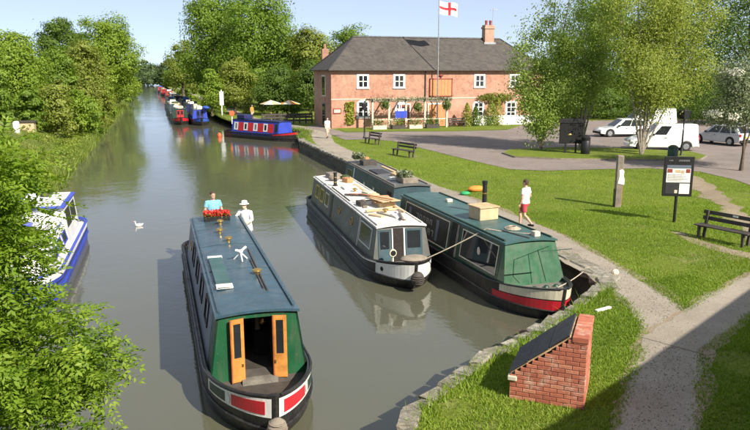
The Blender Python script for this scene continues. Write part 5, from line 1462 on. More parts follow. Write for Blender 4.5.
lamp('black lamp post with square lantern behind the notice board', G(681, 157), 3.0, .55)
lamp('slim black lamp post on the verge near the pub bench', G(364.5, 138.5), 2.9, .3)
# black double-legged sign and bin on the island
sp_ = thing('black_sign', 'large black sign on two legs between the island trees', 'sign', G(570, 154.5), R(-20))
mb = MB(); mb.box(-.78, .78, -.06, .06, .75, 2.15); mb.build('sign_panel', M['black_matt'], sp_, bevel=.02)
mb = MB(); mb.prism([(-.9, 2.15), (.9, 2.15), (.72, 2.45), (-.72, 2.45)], (0, 0, 0), (1, 0, 0), (0, 0, 1), (0, -1, 0), -.1, .1); mb.build('sign_top', M['black_paint'], sp_)
for s in (-.35, .35): mb = MB(); mb.box(s - .05, s + .05, -.05, .05, 0, .75); mb.build('leg', M['black_paint'], sp_)
mb = MB(); mb.ellipsoid((-.1, -.065, 1.35), (.13, .02, .06)); mb.build('emblem', M['brass'], sp_)
bn_ = thing('litter_bin', 'black litter bin at the foot of the second island tree', 'bin', G(585, 155.5))
mb = MB(); mb.lathe([(.27, 0), (.30, .05), (.31, .95), (.28, 1.0)], (0, 0, 0), 16); mb.build('drum', M['black_paint'], bn_, smooth=True)
mb = MB(); mb.lathe([(.29, 1.0), (.31, 1.2), (.2, 1.35), (.03, 1.4)], (0, 0, 0), 16); mb.build('hood', M['black_matt'], bn_, smooth=True)
b2_ = thing('litter_bin', 'dark green litter bin behind the notice board', 'bin', G(672, 163))
mb = MB(); mb.lathe([(.27, 0), (.30, .05), (.31, .85), (.28, .9)], (0, 0, 0), 16); mb.build('drum', M['dark_green'], b2_, smooth=True)
mb = MB(); mb.lathe([(.29, .9), (.3, 1.0), (.15, 1.1), (.03, 1.12)], (0, 0, 0), 16); mb.build('hood', M['dark_green'], b2_, smooth=True)
# things on the quay grass behind the green boat
for (px, py, m, lb, rr) in ((465, 195, 'green_tarp', 'bright green bag on the grass behind the green boat', (.24, .18, .10)), (476, 191.5, 'orange_tarp', 'orange canoe-like cover on the grass behind the green boat', (.42, .22, .16))):
    mb = MB(); mb.ellipsoid((0, 0, rr[2] * .8), rr, 14, 8); o = mb.build('ground_bag', M[m], None, smooth=True); o.location = G(px, py); tag(o, lb, 'bag')
for (px, py, m, lb) in ((364, 163, 'wood_pale', 'tan heap of boards on the quay behind the blue boat'), (388, 170, 'wood_grey', 'grey crate on the quay beside the blue boat')):
    t = thing('board_pile', lb, 'boards', G(px, py), R(60))
    for k in range(3): mb = MB(); mb.box(-.6, .6, -.25 + .08 * k, .2 + .06 * k, .05 * k, .05 * k + .04); mb.build('board', M[m], t)
# ------------------------------------------------------------------ vehicles (front at -x, length along x)
def vehicle(label, loc, rz, paint, L, Hh, W2, van, cat, group=None):
    t = thing('van' if van else 'car', label, cat, loc, rz, group)
    wr = .33; xf, xr = -L * .5 + .85, L * .5 - .85
    def arch(cx): return [(cx + (wr + .06) * math.cos(a), .24 + .10 + (wr + .03) * math.sin(a)) for a in [math.pi * (1 - k / 8) for k in range(9)]]
    zb = Hh * .55
    low = [(-L / 2, .30)] + [(xf - wr - .06, .24)] + arch(xf) + [(xf + wr + .06, .24), (xr - wr - .06, .24)] + arch(xr) + [(xr + wr + .06, .26), (L / 2 - .03, .32), (L / 2, .55), (L / 2 - .03, zb), (-L * .5 + 1.25, zb), (-L / 2 + .55, zb * .90), (-L / 2 + .08, zb * .74), (-L / 2 - .02, .5)]
    mb = MB(); mb.prism(low, (0, 0, 0), (1, 0, 0), (0, 0, 1), (0, -1, 0), -W2, W2)
    body = mb.build('body', M[paint], t, bevel=.04, smooth=True)
    x0, x1 = -L * .5 + 1.15, L * .5 - .03; ti = .80
    if van: r0, r1 = x0 + .85, L * .5 - .10
    else: r0, r1 = x0 + .95, L * .5 - .55
    y0, y1 = W2 - .01, W2 * .80
    base = [(x0, -y0, zb - .01), (x1, -y0, zb - .01), (x1, y0, zb - .01), (x0, y0, zb - .01)]
    top = [(r0, -y1, Hh), (r1, -y1, Hh), (r1, y1, Hh), (r0, y1, Hh)]
    mb = MB(); mb.rings([base, top]); mb.build('cab', M[paint], t, bevel=.05, smooth=True)
    # windows on the slanted faces
    def q(face, a0, a1, v0, v1, nm='window', m='dark_glass', off=.012):
        i, j = face; A, B, C, D = Vector(base[i]), Vector(base[j]), Vector(top[j]), Vector(top[i])
        pt = lambda u, v: (A.lerp(B, u)).lerp(D.lerp(C, u), v)
        nn = (B - A).cross(D - A).normalized(); ctr = Vector((0, 0, Hh * .7))
        if nn.dot(pt(.5, .5) - ctr) < 0: nn = -nn
        mb = MB(); f = [pt(a0, v0), pt(a1, v0), pt(a1, v1), pt(a0, v1)]
        mb.rings([[p_ - nn * .01 for p_ in f], [p_ + nn * off for p_ in f]]); return mb.build(nm, M[m], t)
    q((3, 0), .08, .92, .12, .90, 'windscreen')
    for fc in ((0, 1), (3, 2)):
        if van: q(fc, .11, .36, .14, .84)
        else:
            q(fc, .12, .43, .14, .86); q(fc, .46, .76, .14, .86); q(fc, .79, .9, .18, .8)
    q((1, 2), .1, .9, .2, .85, 'rear_window')
    for x in (xf, xr):
        for s in (-1, 1):
            mb = MB(); mb.lathe([(wr * .6, 0), (wr * .95, .01), (wr, .05), (wr, .15), (wr * .95, .19), (wr * .6, .2)], (x, s * (W2 - .11) - .10, wr), 20, 'y'); w_ = mb.build('wheel', M['rubber'], t, smooth=True)
            mb = MB(); yy = s * (W2 - .11) + s * .102
            mb.lathe([(.02, -.004), (wr * .62, -.004), (wr * .62, .004), (.02, .006)], (x, yy, wr), 16, 'y'); mb.build('rim', M['steel'], w_)
    for s in (-1, 1):
        mb = MB(); mb.box(-L / 2 - .03, -L / 2 + .22, s * (W2 - .28) - .18, s * (W2 - .28) + .18, zb * .60, zb * .74); mb.build('headlight', M['chrome'], t, bevel=.03)
        mb = MB(); mb.box(L / 2 - .08, L / 2 + .01, s * (W2 - .10) - .09, s * (W2 - .10) + .095, .72, 1.12 if van else .92); mb.build('tail_light', M['lamp_red'], t, bevel=.02)
        mb = MB(); mb.box(x0 + .35, x0 + .5, s * (W2 + .09) - .09, s * (W2 + .09) + .09, zb + .05, zb + .2); mb.build('wing_mirror', M['black_paint'], t, bevel=.02)
        mb = MB(); mb.box(.0, .16, s * W2 - .015, s * W2 + .015, zb - .12, zb - .08); mb.build('door_handle', M['black_paint'], t)
    for x in (-L / 2, L / 2 - .02):
        mb = MB(); mb.box(x - .05, x + .07, -W2 + .05, W2 - .05, .28, .48); mb.build('bumper', M['rubber' if not van else paint], t, bevel=.03)
    mb = MB(); mb.box(L / 2, L / 2 + .012, -.26, .26, .62, .73); mb.build('number_plate', M['yellow'], t)
    return t
f1, r1 = G(643, 149.5), G(690, 154.5)
vd = (r1 - f1); vehicle('white panel van parked nearest beyond the multi-stemmed tree', (f1 + r1) / 2 + Vector((.5, 1.2, .02)), R(-24), 'car_white', 4.75, 1.88, .86, True, 'van')
c1 = G(722, 146.0); vehicle('silver estate car parked to the right behind the white van', c1 + Vector((1.0, 1.2, .02)), R(-82), 'car_silver', 4.5, 1.55, .86, False, 'car')
c2 = G(628, 137.5); vehicle('white hatchback parked left of the tree, partly behind trunks', c2 + Vector((0, 1, .02)), R(-12), 'car_white', 4.4, 1.55, .85, False, 'car')
c3 = G(662, 137.0); vehicle('large white van parked at the back of the car park', c3 + Vector((0.5, 3, .02)), R(-12), 'car_white', 5.2, 2.3, .95, True, 'van')
c4 = G(742, 144.0); vehicle('pale car parked at the far right under the trees', c4 + Vector((1.5, 2, .02)), R(-80), 'car_silver', 4.3, 1.5, .85, False, 'car')
# ------------------------------------------------------------------ garden by the pub: parasols, fence, sign
for i, (px, py, m1, lb) in enumerate(((271, 103, 'white_paint', 'white and orange garden parasol, left of the pair by the pub'), (289, 103, 'cream_paint', 'cream garden parasol with red panel, right of the pair by the pub'))):
    Y = 82; p = at(px, py, Y); h = p.z - LAND
    t = thing('parasol', lb, 'parasol', (p.x, Y, LAND))
    mb = MB(); mb.tube([(0, 0, 0), (0, 0, h + .3)], .03, 8); mb.build('pole', M['wood_pale'], t)
    for k in range(8):
        a0, a1 = 2 * math.pi * k / 8, 2 * math.pi * (k + 1) / 8; mb = MB(); r = 1.35
        mb.rings([[(0, 0, h + .35), (r * math.cos(a0), r * math.sin(a0), h - .1), (r * math.cos(a1), r * math.sin(a1), h - .1)], [(0, 0, h + .33), (r * math.cos(a0), r * math.sin(a0), h - .13), (r * math.cos(a1), r * math.sin(a1), h - .13)]])
        mb.build('canopy_panel', M[m1 if k % 2 else ('tan_box' if i == 0 else 'orange_tarp')], t)
    mb = MB(); mb.lathe([(.3, 0), (.3, .08), (.06, .12)], (0, 0, 0), 12); mb.build('base', M['stone_pale'], t)
    tb = thing('picnic_table', 'dark picnic table under the %s parasol by the pub' % ('white' if i == 0 else 'cream'), 'table', (p.x + .1, Y - .1, LAND))
    for k in range(4): mb = MB(); mb.box(-.8, .8, -.38 + k * .19, -.2 + k * .19, .72, .76); mb.build('table_slat', M['wood_dark'], tb)
    for s in (-1, 1):
        mb = MB(); mb.box(-.8, .8, s * .72 - .13, s * .72 + .13, .43, .47); mb.build('seat', M['wood_dark'], tb)
        mb = MB(); mb.tube([(s * .6, -.65, 0), (s * .6, 0, .74), (s * .6, .65, 0)], .04, 6); mb.tube([(s * .6, -.75, .40), (s * .6, .75, .40)], .035, 6); mb.build('leg', M['wood_dark'], tb)
fn = thing('garden_fence', 'low dark wooden fence of the pub garden beside the towpath', 'fence', (at(262, 120, 76).x, 76, LAND))
xe = at(312, 120, 76).x - fn.location.x
for k in range(9):
    x = xe * k / 8; mb = MB(); mb.box(x - .06, x + .06, -.06, .06, 0, 1.15); mb.build('post', M['wood_dark'], fn)
for z in (.3, .62, .94): mb = MB(); mb.box(0, xe, -.08, -.062, z, z + .2); mb.build('rail', M['wood_dark'], fn)
sn = thing('white_sign', 'tall white board sign on the bank behind the bright blue far boat', 'sign', (at(222, 110, 90).x, 90, LAND))
mb = MB(); mb.box(-.06, .06, -.06, .06, 0, 3.4); mb.build('post', M['white_paint'], sn); mb = MB(); mb.box(-.26, .26, -.09, -.062, 1.5, 3.2); mb.build('sign_panel', M['car_silver'], sn)
rb = thing('life_ring', 'red life ring housing on the bank left of the blue and red boat', 'life ring', (at(232, 118, 78).x, 78, LAND))
mb = MB(); mb.box(-.05, .05, -.05, .05, 0, 1.0); mb.build('post', M['white_paint'], rb); mb = MB(); mb.lathe([(.1, -.12), (.28, -.12), (.28, .02), (.1, .02)], (0, -.02, 1.15), 16, 'y'); mb.build('housing', M['fender_orange'], rb)
mb = MB(); mb.ellipsoid((0, 0, 0), (.22, .22, .32), 12, 9); bo = mb.build('mooring_buoy', M['fender_orange'], None, smooth=True); pb2 = G(219.5, 137, 0); bo.location = (pb2.x, pb2.y, .12); tag(bo, 'orange buoy floating at the left end of the blue and red boat', 'buoy')
mb = MB(); mb.tube([(0, 0, .3), (0, 0, .4)], .04, 8); mb.build('eye', M['black_paint'], bo)
# duck-like white bird on the water
bp = G(139, 226, 0)
sw = thing('white_bird', 'small white water bird swimming left of the moving boat', 'bird', bp, R(-80)); sw.scale = (.62,) * 3
mb = MB(); mb.ellipsoid((0, 0, .07), (.12, .24, .11), 12, 8); mb.tube([(0, -.16, .1), (0, -.22, .2), (0, -.22, .3), (0, -.27, .34)], [.05, .04, .035, .045], 8); mb.tube([(0, .18, .1), (0, .3, .15)], [.06, .01], 8)
bdy = remesh(mb, .014, M['shirt_white'], 'body', sw, 3)
mb = MB(); mb.tube([(0, -.30, .335), (0, -.36, .325)], [.02, .01], 6); mb.build('beak', M['fender_orange'], sw)
# shed and sheeted stack on the left bank
p = at(25, 108, 62); zb_ = leftz(leftx(62) - p.x, 62)
t = thing('garden_shed', 'small beige shed with dark roof among the left bank bushes', 'shed', (p.x, 62, zb_)); t.scale = (.75,) * 3
mb = MB(); mb.box(-.7, .7, 0, 1.4, -.2, 1.0); mb.build('wall', M['tan_box'], t); mb = MB(); mb.box(-.85, .85, -.15, 1.5, 1.0, 1.12); mb.build('roof', M['wood_dark'], t)
p = at(14, 107, 60); zb_ = leftz(leftx(60) - p.x, 60)
t = thing('water_butt', 'white upright tank on the left bank beside the beige shed', 'tank', (p.x, 60, zb_)); t.scale = (.75,) * 3
mb = MB(); mb.lathe([(.3, -.2), (.33, .1), (.33, .95), (.28, 1.05), (.1, 1.1)], (0, 0, 0), 14); mb.build('tank', M['white_paint'], t, smooth=True); mb = MB(); mb.lathe([(.1, 1.1), (.1, 1.16), (.02, 1.17)], (0, 0, 0), 10); mb.build('cap', M['black_paint'], t)
# ------------------------------------------------------------------ trees
g1 = 'big trees behind the far towpath'
tree_px('oak_tree', 'huge spreading tree left of the big clump behind the far boats', 176, 262, -10, 116, 'leaf_oak', 35100, 0.344, 101, k=15, group=g1, clump=.26)
tree_px('oak_tree', 'huge bright green tree in the middle of the big clump', 218, 304, -8, 106, 'leaf_oak', 35100, 0.328, 102, k=15, group=g1, clump=.26)
tree_px('ash_tree', 'rounded yellow-green tree right of the huge clump', 286, 342, 27, 101, 'leaf_yellow', 22950, 0.295, 103, k=11, group=g1, clump=.26)
tree_px('ash_tree', 'green tree whose crown shows just left of the pub roof', 322, 382, 26, 108, 'leaf_oak', 22950, 0.295, 104, k=11, group=g1, clump=.26)
tree_px('hawthorn', 'cream-blossomed hawthorn at the foot of the huge trees', 212, 256, 57, 96, 'leaf_yellow', 12150, 0.246, 105, k=9, bloom=1700, clump=.26, h0f=.05)
tree_px('bush', 'bright bush left of the hawthorn above the far towpath', 196, 226, 68, 94, 'leaf_bright', 8100, 0.23, 106, k=8, cat='bush', h0f=.02, clump=.26)
tree_px('bush', 'dark bush behind the garden parasols', 252, 300, 66, 92, 'leaf_dark', 13500, 0.246, 107, k=9, cat='bush', h0f=.02, clump=.26)
tree_px('bush', 'dark bush between the parasols and the pub', 292, 328, 58, 88, 'leaf_dark', 12150, 0.246, 108, k=9, cat='bush', h0f=.02, clump=.26)
tree_px('oak_tree', 'dark tree deep behind the hawthorn', 196, 250, 30, 124, 'leaf_dark', 16200, 0.344, 109, k=11, clump=.26, h0f=.03)
tree_px('oak_tree', 'dark tree deep behind the parasols', 258, 330, 34, 118, 'leaf_dark', 18900, 0.344, 110, k=11, clump=.26, h0f=.03)
tree_px('willow', 'wispy pale tree at the left edge of the big clump', 166, 200, 36, 140, 'leaf_birch', 6000, .40, 111, k=8, clump=.3)
tree_px('bush', 'low green bush along the far towpath bend', 172, 200, 70, 150, 'leaf_bright', 6750, 0.328, 112, k=8, cat='bush', h0f=.02)
tree_px('ash_tree', 'distant tree right of the canal vanishing point', 162, 184, 60, 240, 'leaf_oak', 6750, 0.451, 113, k=8, h0f=.03)
tree_px('ash_tree', 'distant tree closing the canal, right of its far end', 153, 172, 63, 330, 'leaf_far', 4000, .8, 114, k=8, h0f=.02)
tree_px('ash_tree', 'hazy distant tree closing the canal at its far end', 136, 160, 60, 420, 'leaf_far', 4500, 1.0, 115, k=8, h0f=.02, z0=.5)
tree_px('ash_tree', 'hazy distant tree left of the far end of the canal', 116, 142, 57, 400, 'leaf_far', 4500, 1.0, 116, k=8, h0f=.02, z0=.5)
for i in range(8):
    x0 = 120 + i * 34
    tree_px('ash_tree', '%s hazy skyline tree to the right of the canal end' % ['first', 'second', 'third', 'fourth', 'fifth', 'sixth', 'seventh', 'eighth'][i], x0, x0 + 46, 61 - 3 * (i % 3), 440 + 20 * (i % 2), 'leaf_far', 3000, 1.2, 180 + i, k=7, h0f=.02, z0=.5, group='hazy skyline trees beyond everything') if i < 2 else None
# left bank
g2 = 'trees along the left bank'
tree_px('oak_tree', 'dark domed tree behind the left bank hedge', 32, 92, 14, 175, 'leaf_dark', 18900, 0.451, 121, k=12, group=g2, clump=.26)
tree_px('ash_tree', 'tall bright tree overhanging the left bank far along', 74, 143, 15, 128, 'leaf_bright', 29700, 0.344, 122, k=14, group=g2, clump=.26, h0f=.14)
tree_px('ash_tree', 'yellow-green tree before the tall bright one on the left bank', 52, 112, 40, 95, 'leaf_yellow', 24300, 0.279, 123, k=12, group=g2, clump=.26, h0f=.03)
tree_px('ash_tree', 'dense green tree at the far left edge above the bank', -45, 56, 33, 72, 'leaf_bright', 32400, 0.246, 124, k=14, group=g2, clump=.24, h0f=.05)
tree_px('hawthorn', 'white-blossomed hawthorn between the left bank trees', 38, 82, 44, 80, 'leaf_oak', 14850, 0.23, 125, k=10, bloom=3200, clump=.24, h0f=.04)
tree_px('bush', 'leafy bush leaning over the water beneath the yellow-green tree', 80, 116, 72, 98, 'leaf_bright', 12150, 0.246, 126, k=9, cat='bush', h0f=.02, clump=.26)
tree_px('bush', 'willowy bush overhanging the water far along the left bank', 104, 134, 66, 150, 'leaf_oak', 10800, 0.344, 127, k=9, cat='bush', h0f=.02, clump=.26)
tree_px('bush', 'yellowish bush mid slope of the left bank', 66, 112, 74, 78, 'leaf_yellow', 9000, 0.24, 128, k=9, cat='bush', h0f=.02, clump=.26)
tree_px('bush', 'round green bush right of the beige shed', 30, 76, 78, 66, 'leaf_yellow', 8000, 0.22, 129, k=9, cat='bush', h0f=.02, clump=.26)
tree_px('bush', 'green bush at the left edge beside the white tank', -20, 12, 62, 60, 'leaf_oak', 7000, 0.22, 130, k=8, cat='bush', h0f=.02, clump=.26)
tree_px('bush', 'small bush at the water edge of the left bank', 84, 110, 94, 84, 'leaf_yellow', 5000, 0.22, 131, k=8, cat='bush', h0f=.02, clump=.26)
for i, (xl, xr, yt, Y, m, lb) in enumerate(((86, 122, 82, 118, 'leaf_yellow', 'low bush dipping to the water below the tall bright tree'), (58, 100, 88, 70, 'leaf_bright', 'low bright bush halfway up the left bank slope'), (72, 102, 98, 72, 'leaf_oak', 'low bush at the foot of the left bank slope'), (10, 44, 86, 64, 'leaf_oak', 'green bush behind the beige shed'), (118, 145, 74, 190, 'leaf_bright', 'far bush where the left bank meets the distant water'), (-10, 26, 168, 30, 'leaf_bright', 'lush nettle clump on the left bank just behind the nearest tree'), (6, 40, 150, 36, 'leaf_bright', 'tall weed clump on the left bank above the cabin boat'))):
    tree_px('bush', lb, xl, xr, yt, Y, m, 6000, .22 if Y > 50 else .12, 160 + i, k=8, cat='bush', h0f=.02, clump=.26)
tree_px('bush', 'hazy low thicket closing the far end of the canal', 134, 168, 70, 370, 'leaf_far', 5000, .8, 170, k=9, cat='bush', h0f=.0, z0=-.2, clump=.3)
# rough undergrowth down the left bank to the water: brambles, nettles, sedge
rg = np.random.default_rng(55); K = 420
ky = 30 + 85 * rg.random(K) ** 1.15; kd = np.where(rg.random(K) < .6, rg.uniform(-.1, 1.2, K), rg.uniform(.8, 4.5, K)); kr = rg.uniform(.25, .75, K)
kx = np.array([leftx(y) for y in ky]) - kd; kz = np.array([leftz(max(0, d), y) for d, y in zip(kd, ky)]) + kr * .3
per = 110; n = K * per
ki = np.repeat(np.arange(K), per); dd = rg.normal(size=(n, 3)); dd /= np.linalg.norm(dd, axis=1, keepdims=True)
C = np.column_stack([kx, ky, kz])[ki] + dd * (kr[ki] * rg.uniform(.6, 1.05, n))[:, None] * [1, 1, .8]
kt = rg.normal(.55, .2, K); C[:, 2] = np.maximum(C[:, 2], .02)
for nm, m_, sel in (('undergrowth', 'leaf_yellow', (ki % 3) == 0), ('undergrowth', 'leaf_bright', (ki % 3) == 1), ('undergrowth', 'reed', (ki % 3) == 2)):
    o = link(nm, leaf_mesh(nm, C[sel], dd[sel] + rg.normal(size=(sel.sum(), 3)) * .4 + [0, 0, .3], rg.uniform(.08, .22, sel.sum()), (kt[ki] + rg.normal(0, .15, n))[sel], M[m_], seed=6))
    tag(o, {'leaf_yellow': 'yellowish brambles scattered on the left bank', 'leaf_bright': 'bright green nettles scattered on the left bank', 'reed': 'straw-green sedge tufts scattered on the left bank'}[m_], 'undergrowth', kind='stuff')
# right: car park trees
g3 = 'slender trees on the grass island'
def upright(name, label, base, stems, n, ls, m, seed, group=None, w=1.0, lo=.24):
    """several ascending stems, each carrying its own leaf clumps"""
    rn = random.Random(seed); lob = []
    t = thing(name, label, 'tree', base, 0, group); mb = MB()
    for dx, dy, h, r in stems:
        P = [(0, 0, 0), (dx * .25, dy * .25, h * .25), (dx * .6, dy * .6, h * .6), (dx, dy, h)]
        mb.tube(P, [r * 1.3, r, r * .6, r * .15], 8)
        for k in range(9):
            q = lo + (1 - lo) * k / 8
            c = Vector((dx * q, dy * q, h * q)); a = rn.uniform(0, 6.28); rad = w * (1.1 - .55 * abs(q - .45)) * rn.uniform(.5, 1.0)
            e = c + Vector((math.cos(a) * rad, math.sin(a) * rad, rad * rn.uniform(.1, .8)))
            mb.tube([c, c.lerp(e, .5) + Vector((0, 0, .1)), e], [r * .3, r * .2, r * .06], 5)
            s = w * rn.uniform(.38, .62) * (1.15 - .5 * q)
            lob.append((e.x, e.y, e.z, s, s, s * rn.uniform(.9, 1.3)))
    mb.build('trunk', M['bark_pale'], t, smooth=True)
    C, Nn, tt = crown_points(seed, lob, n, .62, 28, .15, .12)
    rg = np.random.default_rng(seed)
    # half of the leaves fill the whole crown loosely between the stems
    L_ = np.array(lob); half = n // 2; a = rg.integers(0, len(L_), half); b = rg.integers(0, len(L_), half); tq = rg.random((half, 1))
    C[:half] = L_[a, :3] * tq + L_[b, :3] * (1 - tq) + np.clip(rg.normal(size=(half, 3)), -1.8, 1.8) * [.4, .4, .6]
    far_ = np.abs(L_[a, 2] - L_[b, 2]) > 3.0
    C[:half][far_] = (L_[a, :3] + np.clip(rg.normal(size=(half, 3)), -1.6, 1.6) * [.6, .6, .9])[far_]
    Nn[:half] = rg.normal(size=(half, 3)) * .6 + [0.3, -.5, .3]
    keep = C[:, 2] > .15
    link('crown', leaf_mesh('crown', C[keep], Nn[keep] * [1, 1, .6], (ls * rg.uniform(.6, 1.3, n))[keep], tt[keep], M[m], aspect=.55, seed=seed), t)
    return t
upright('willow', 'loose pale green leaning tree, leftmost on the grass island', G(541, 151), [(-.9, 0, 7.5, .08), (.8, .3, 10.8, .09), (2.0, 0, 12.5, .08), (-1.9, .4, 5.6, .05), (.1, -.5, 6.5, .05), (-1.6, .2, 8.2, .05), (2.6, .4, 9.5, .05)], 21000, .16, 'leaf_willow', 141, g3, 1.05, .2)
upright('birch', 'slim tree beside the black sign on the grass island', G(580, 151.5), [(.2, .4, 9.0, .09), (1.4, .4, 11.5, .10), (-.8, .5, 7.5, .06), (2.4, .5, 9, .06)], 19000, .15, 'leaf_willow', 142, g3, 1.05, .36)
upright('birch', 'multi-stemmed yellow-green tree in front of the white van', G(641, 156), [(-3.0, .4, 12.5, .06), (-1.4, .2, 14.5, .07), (.4, -.2, 15, .075), (2.0, .3, 14, .065), (3.8, .5, 12.0, .055), (5.2, .2, 9.5, .045), (1.2, .6, 12, .05)], 54000, .15, 'leaf_birch', 143, g3, 1.4, .28)
wl_ = G(741, 171)
lob = [(-.3, 0, 3.6, 1.7, 1.5, 1.0), (.9, .3, 4.0, 1.6, 1.5, 1.1), (-1.2, 0, 3.2, 1.2, 1.1, .8), (.2, .4, 5.4, 1.4, 1.3, 1.0), (1.6, 0, 3.2, 1.3, 1.2, .8), (-.6, .2, 4.8, 1.1, 1.1, .8), (2.2, .3, 4.8, 1.3, 1.3, 1.1)]
tree('whitebeam', 'grey-green tree with whitish leaves and thin dark trunk at the right edge', 'tree', wl_, lob, 17000, .13, 'leaf_grey', .09, 2.2, 144, None, 'bark', clump=.26, per=40, bloom=2600, th=3.2)
g4 = 'dark background trees behind the car park'
tree_px('oak_tree', 'dense tree behind the island trees, nearest the pub', 548, 650, -18, 80, 'leaf_oak', 27000, 0.279, 151, k=13, group=g4, clump=.26, h0f=.05)
tree_px('oak_tree', 'dense dark tree behind the large white van', 620, 735, -40, 78, 'leaf_dark', 27000, 0.279, 152, k=13, group=g4, clump=.26, h0f=.04)
tree_px('oak_tree', 'very dark tree filling the top right corner', 700, 800, -45, 66, 'leaf_dark', 27000, 0.246, 153, k=13, group=g4, clump=.26, h0f=.04)
tree_px('bush', 'dark hedge bush behind the white hatchback', 560, 630, 88, 74, 'leaf_dark', 10000, 0.26, 154, k=9, cat='bush', h0f=.02, clump=.26)
tree_px('bush', 'dark hedge bush behind the silver car', 690, 790, 70, 60, 'leaf_dark', 12000, 0.24, 155, k=9, cat='bush', h0f=.02, clump=.26)
tree_px('bush', 'dark bush behind the large white van', 622, 700, 84, 72, 'leaf_dark', 10000, 0.26, 156, k=9, cat='bush', h0f=.02, clump=.26)
# ------------------------------------------------------------------ near tree at lower left: compound leaves
nt_ = thing('ash_tree', 'leafy tree with feathery compound leaves filling the lower left corner', 'tree', (-4.2, 8.2, .5))
rg = np.random.default_rng(77)
lob = [(2.0, 0, 4.15, .95, 1.1, .7), (2.05, .2, 3.45, .8, 1.0, .7), (2.75, 0, 2.6, .85, 1.0, .5), (3.3, -.1, 2.5, .42, .55, .34), (2.5, -.3, 1.75, .85, 1.0, .75), (1.2, 0, 2.8, 1.2, 1.3, 1.6), (1.95, -.2, 2.9, .85, 1.1, .75), (1.5, .2, 4.6, .8, .9, .5), (2.45, 0, 4.65, .5, .7, .42), (2.4, 0, 4.0, .45, .7, .4)]
mb = MB(); limbs(mb, .16, 1.0, lob, 5); mb.build('trunk', M['bark'], nt_, smooth=True)
nl = 12500
C0, N0, t0 = crown_points(78, lob, nl, .20, 14, .5, .1)
D = rg.normal(size=(nl, 3)) + N0 * .6; D[:, 2] *= .5; D /= np.linalg.norm(D, axis=1, keepdims=True)
UP = np.array([0, 0, 1.0]) + rg.normal(size=(nl, 3)) * .35
S = np.cross(D, UP); S /= np.linalg.norm(S, axis=1, keepdims=True); NN = np.cross(S, D)
ll = rg.uniform(.16, .30, nl)
Cs, Ns, Us, Ts, Sz = [], [], [], [], []
for k in range(4):
    for s in (-1, 1):
        f = .22 + .22 * k
        u = D * .55 + S * s * .83
        Cs.append(C0 + D * (ll * f)[:, None] + u * (ll * .17)[:, None] - np.array([0, 0, 1.0]) * (ll * .25 * f * f)[:, None]); Us.append(u)
        Ns.append(NN + rg.normal(size=(nl, 3)) * .25); Ts.append(t0 + rg.normal(0, .1, nl)); Sz.append(ll * (.36 - .03 * k))
Cs.append(C0 + D * ll[:, None] - np.array([0, 0, 1.0]) * (ll * .25)[:, None]); Us.append(D); Ns.append(NN); Ts.append(t0 + .1); Sz.append(ll * .32)
Cs, Ns, Us, Ts, Sz = map(np.concatenate, (Cs, Ns, Us, Ts, Sz))
me = leaf_mesh('crown', Cs, Ns, Sz, Ts, M['leaf_near'], aspect=.42, fold=.15, seed=2, updir=Us * 3)
link('crown', me, nt_)

# ------------------------------------------------------------------ grass and reeds (nobody could count them)
def segdist(P, path):
    d = np.full(len(P), 1e9)
    for (a, wa), (b, wb) in zip(path, path[1:]):
        a, b = np.array(a), np.array(b); ab = b - a; t = np.clip(((P - a) @ ab) / max(1e-9, ab @ ab), 0, 1)
        d = np.minimum(d, np.linalg.norm(P - (a + t[:, None] * ab), axis=1) - (wa + (wb - wa) * t) / 2)
    return d
def inpoly(P, poly):
    x, y = P[:, 0], P[:, 1]; c = np.zeros(len(P), bool); j = len(poly) - 1
    for i in range(len(poly)):
        xi, yi = poly[i]; xj, yj = poly[j]
        c ^= ((yi > y) != (yj > y)) & (x < (xj - xi) * (y - yi) / (yj - yi + 1e-12) + xi); j = i
    return c
def blades(name, P, z, h, m, seed, wid=.012, lean=.5):
    rg = np.random.default_rng(seed); n = len(P)
    B = np.column_stack([P, z]); a = rg.random(n) * 6.283; d = np.column_stack([np.cos(a), np.sin(a), 0 * a])
    w = wid * rg.uniform(.7, 1.4, n)
    ln = rg.normal(size=(n, 3)) * lean; ln[:, 2] = 0
    v = np.empty((n, 3, 3), np.float32)
    v[:, 0] = B - d * w[:, None]; v[:, 1] = B + d * w[:, None]; v[:, 2] = B + np.array([0, 0, 1]) * h[:, None] + ln * h[:, None]
    me = bpy.data.meshes.new(name); me.vertices.add(n * 3); me.vertices.foreach_set('co', v.reshape(-1))
    me.loops.add(n * 3); me.loops.foreach_set('vertex_index', np.arange(n * 3, dtype=np.int32))
    me.polygons.add(n); me.polygons.foreach_set('loop_start', np.arange(0, n * 3, 3, dtype=np.int32))
    patch = .5 + .12 * np.sin(P[:, 0] * .37 + 1.3 * np.sin(P[:, 1] * .21)) + .10 * np.sin(P[:, 0] * 2.7 + 3 * np.sin(P[:, 1] * 1.9)) + .18 * np.sin(P[:, 0] * 1.1 + 2 * np.sin(P[:, 1] * .6)) * np.cos(P[:, 1] * .9 + P[:, 0] * .3)
    at_ = me.attributes.new('tint', 'FLOAT', 'FACE'); at_.data.foreach_set('value', np.clip(patch + rg.normal(0, .17, n), 0, 1).astype(np.float32))
    me.materials.append(M[m]); me.update(calc_edges=True)
    return link(name, me)
rg = np.random.default_rng(99)
qv = np.vectorize(quayx)
def scatter(n, x0, x1, y0, y1): return np.column_stack([rg.uniform(x0, x1, n), rg.uniform(y0, y1, n)])
P = np.concatenate([scatter(120000, 3, 14, 7.5, 15), scatter(130000, 11, 26, 10, 24), scatter(90000, 11.5, 32, 22, 40), scatter(40000, 12, 26, 38, 60)])
keep = (P[:, 0] > qv(P[:, 1]) + .32)
jit = rg.normal(0, .10, len(P))
for pth in (PA, PB): keep &= segdist(P, [(tuple(p), w) for p, w in pth]) > jit * .6 - .02
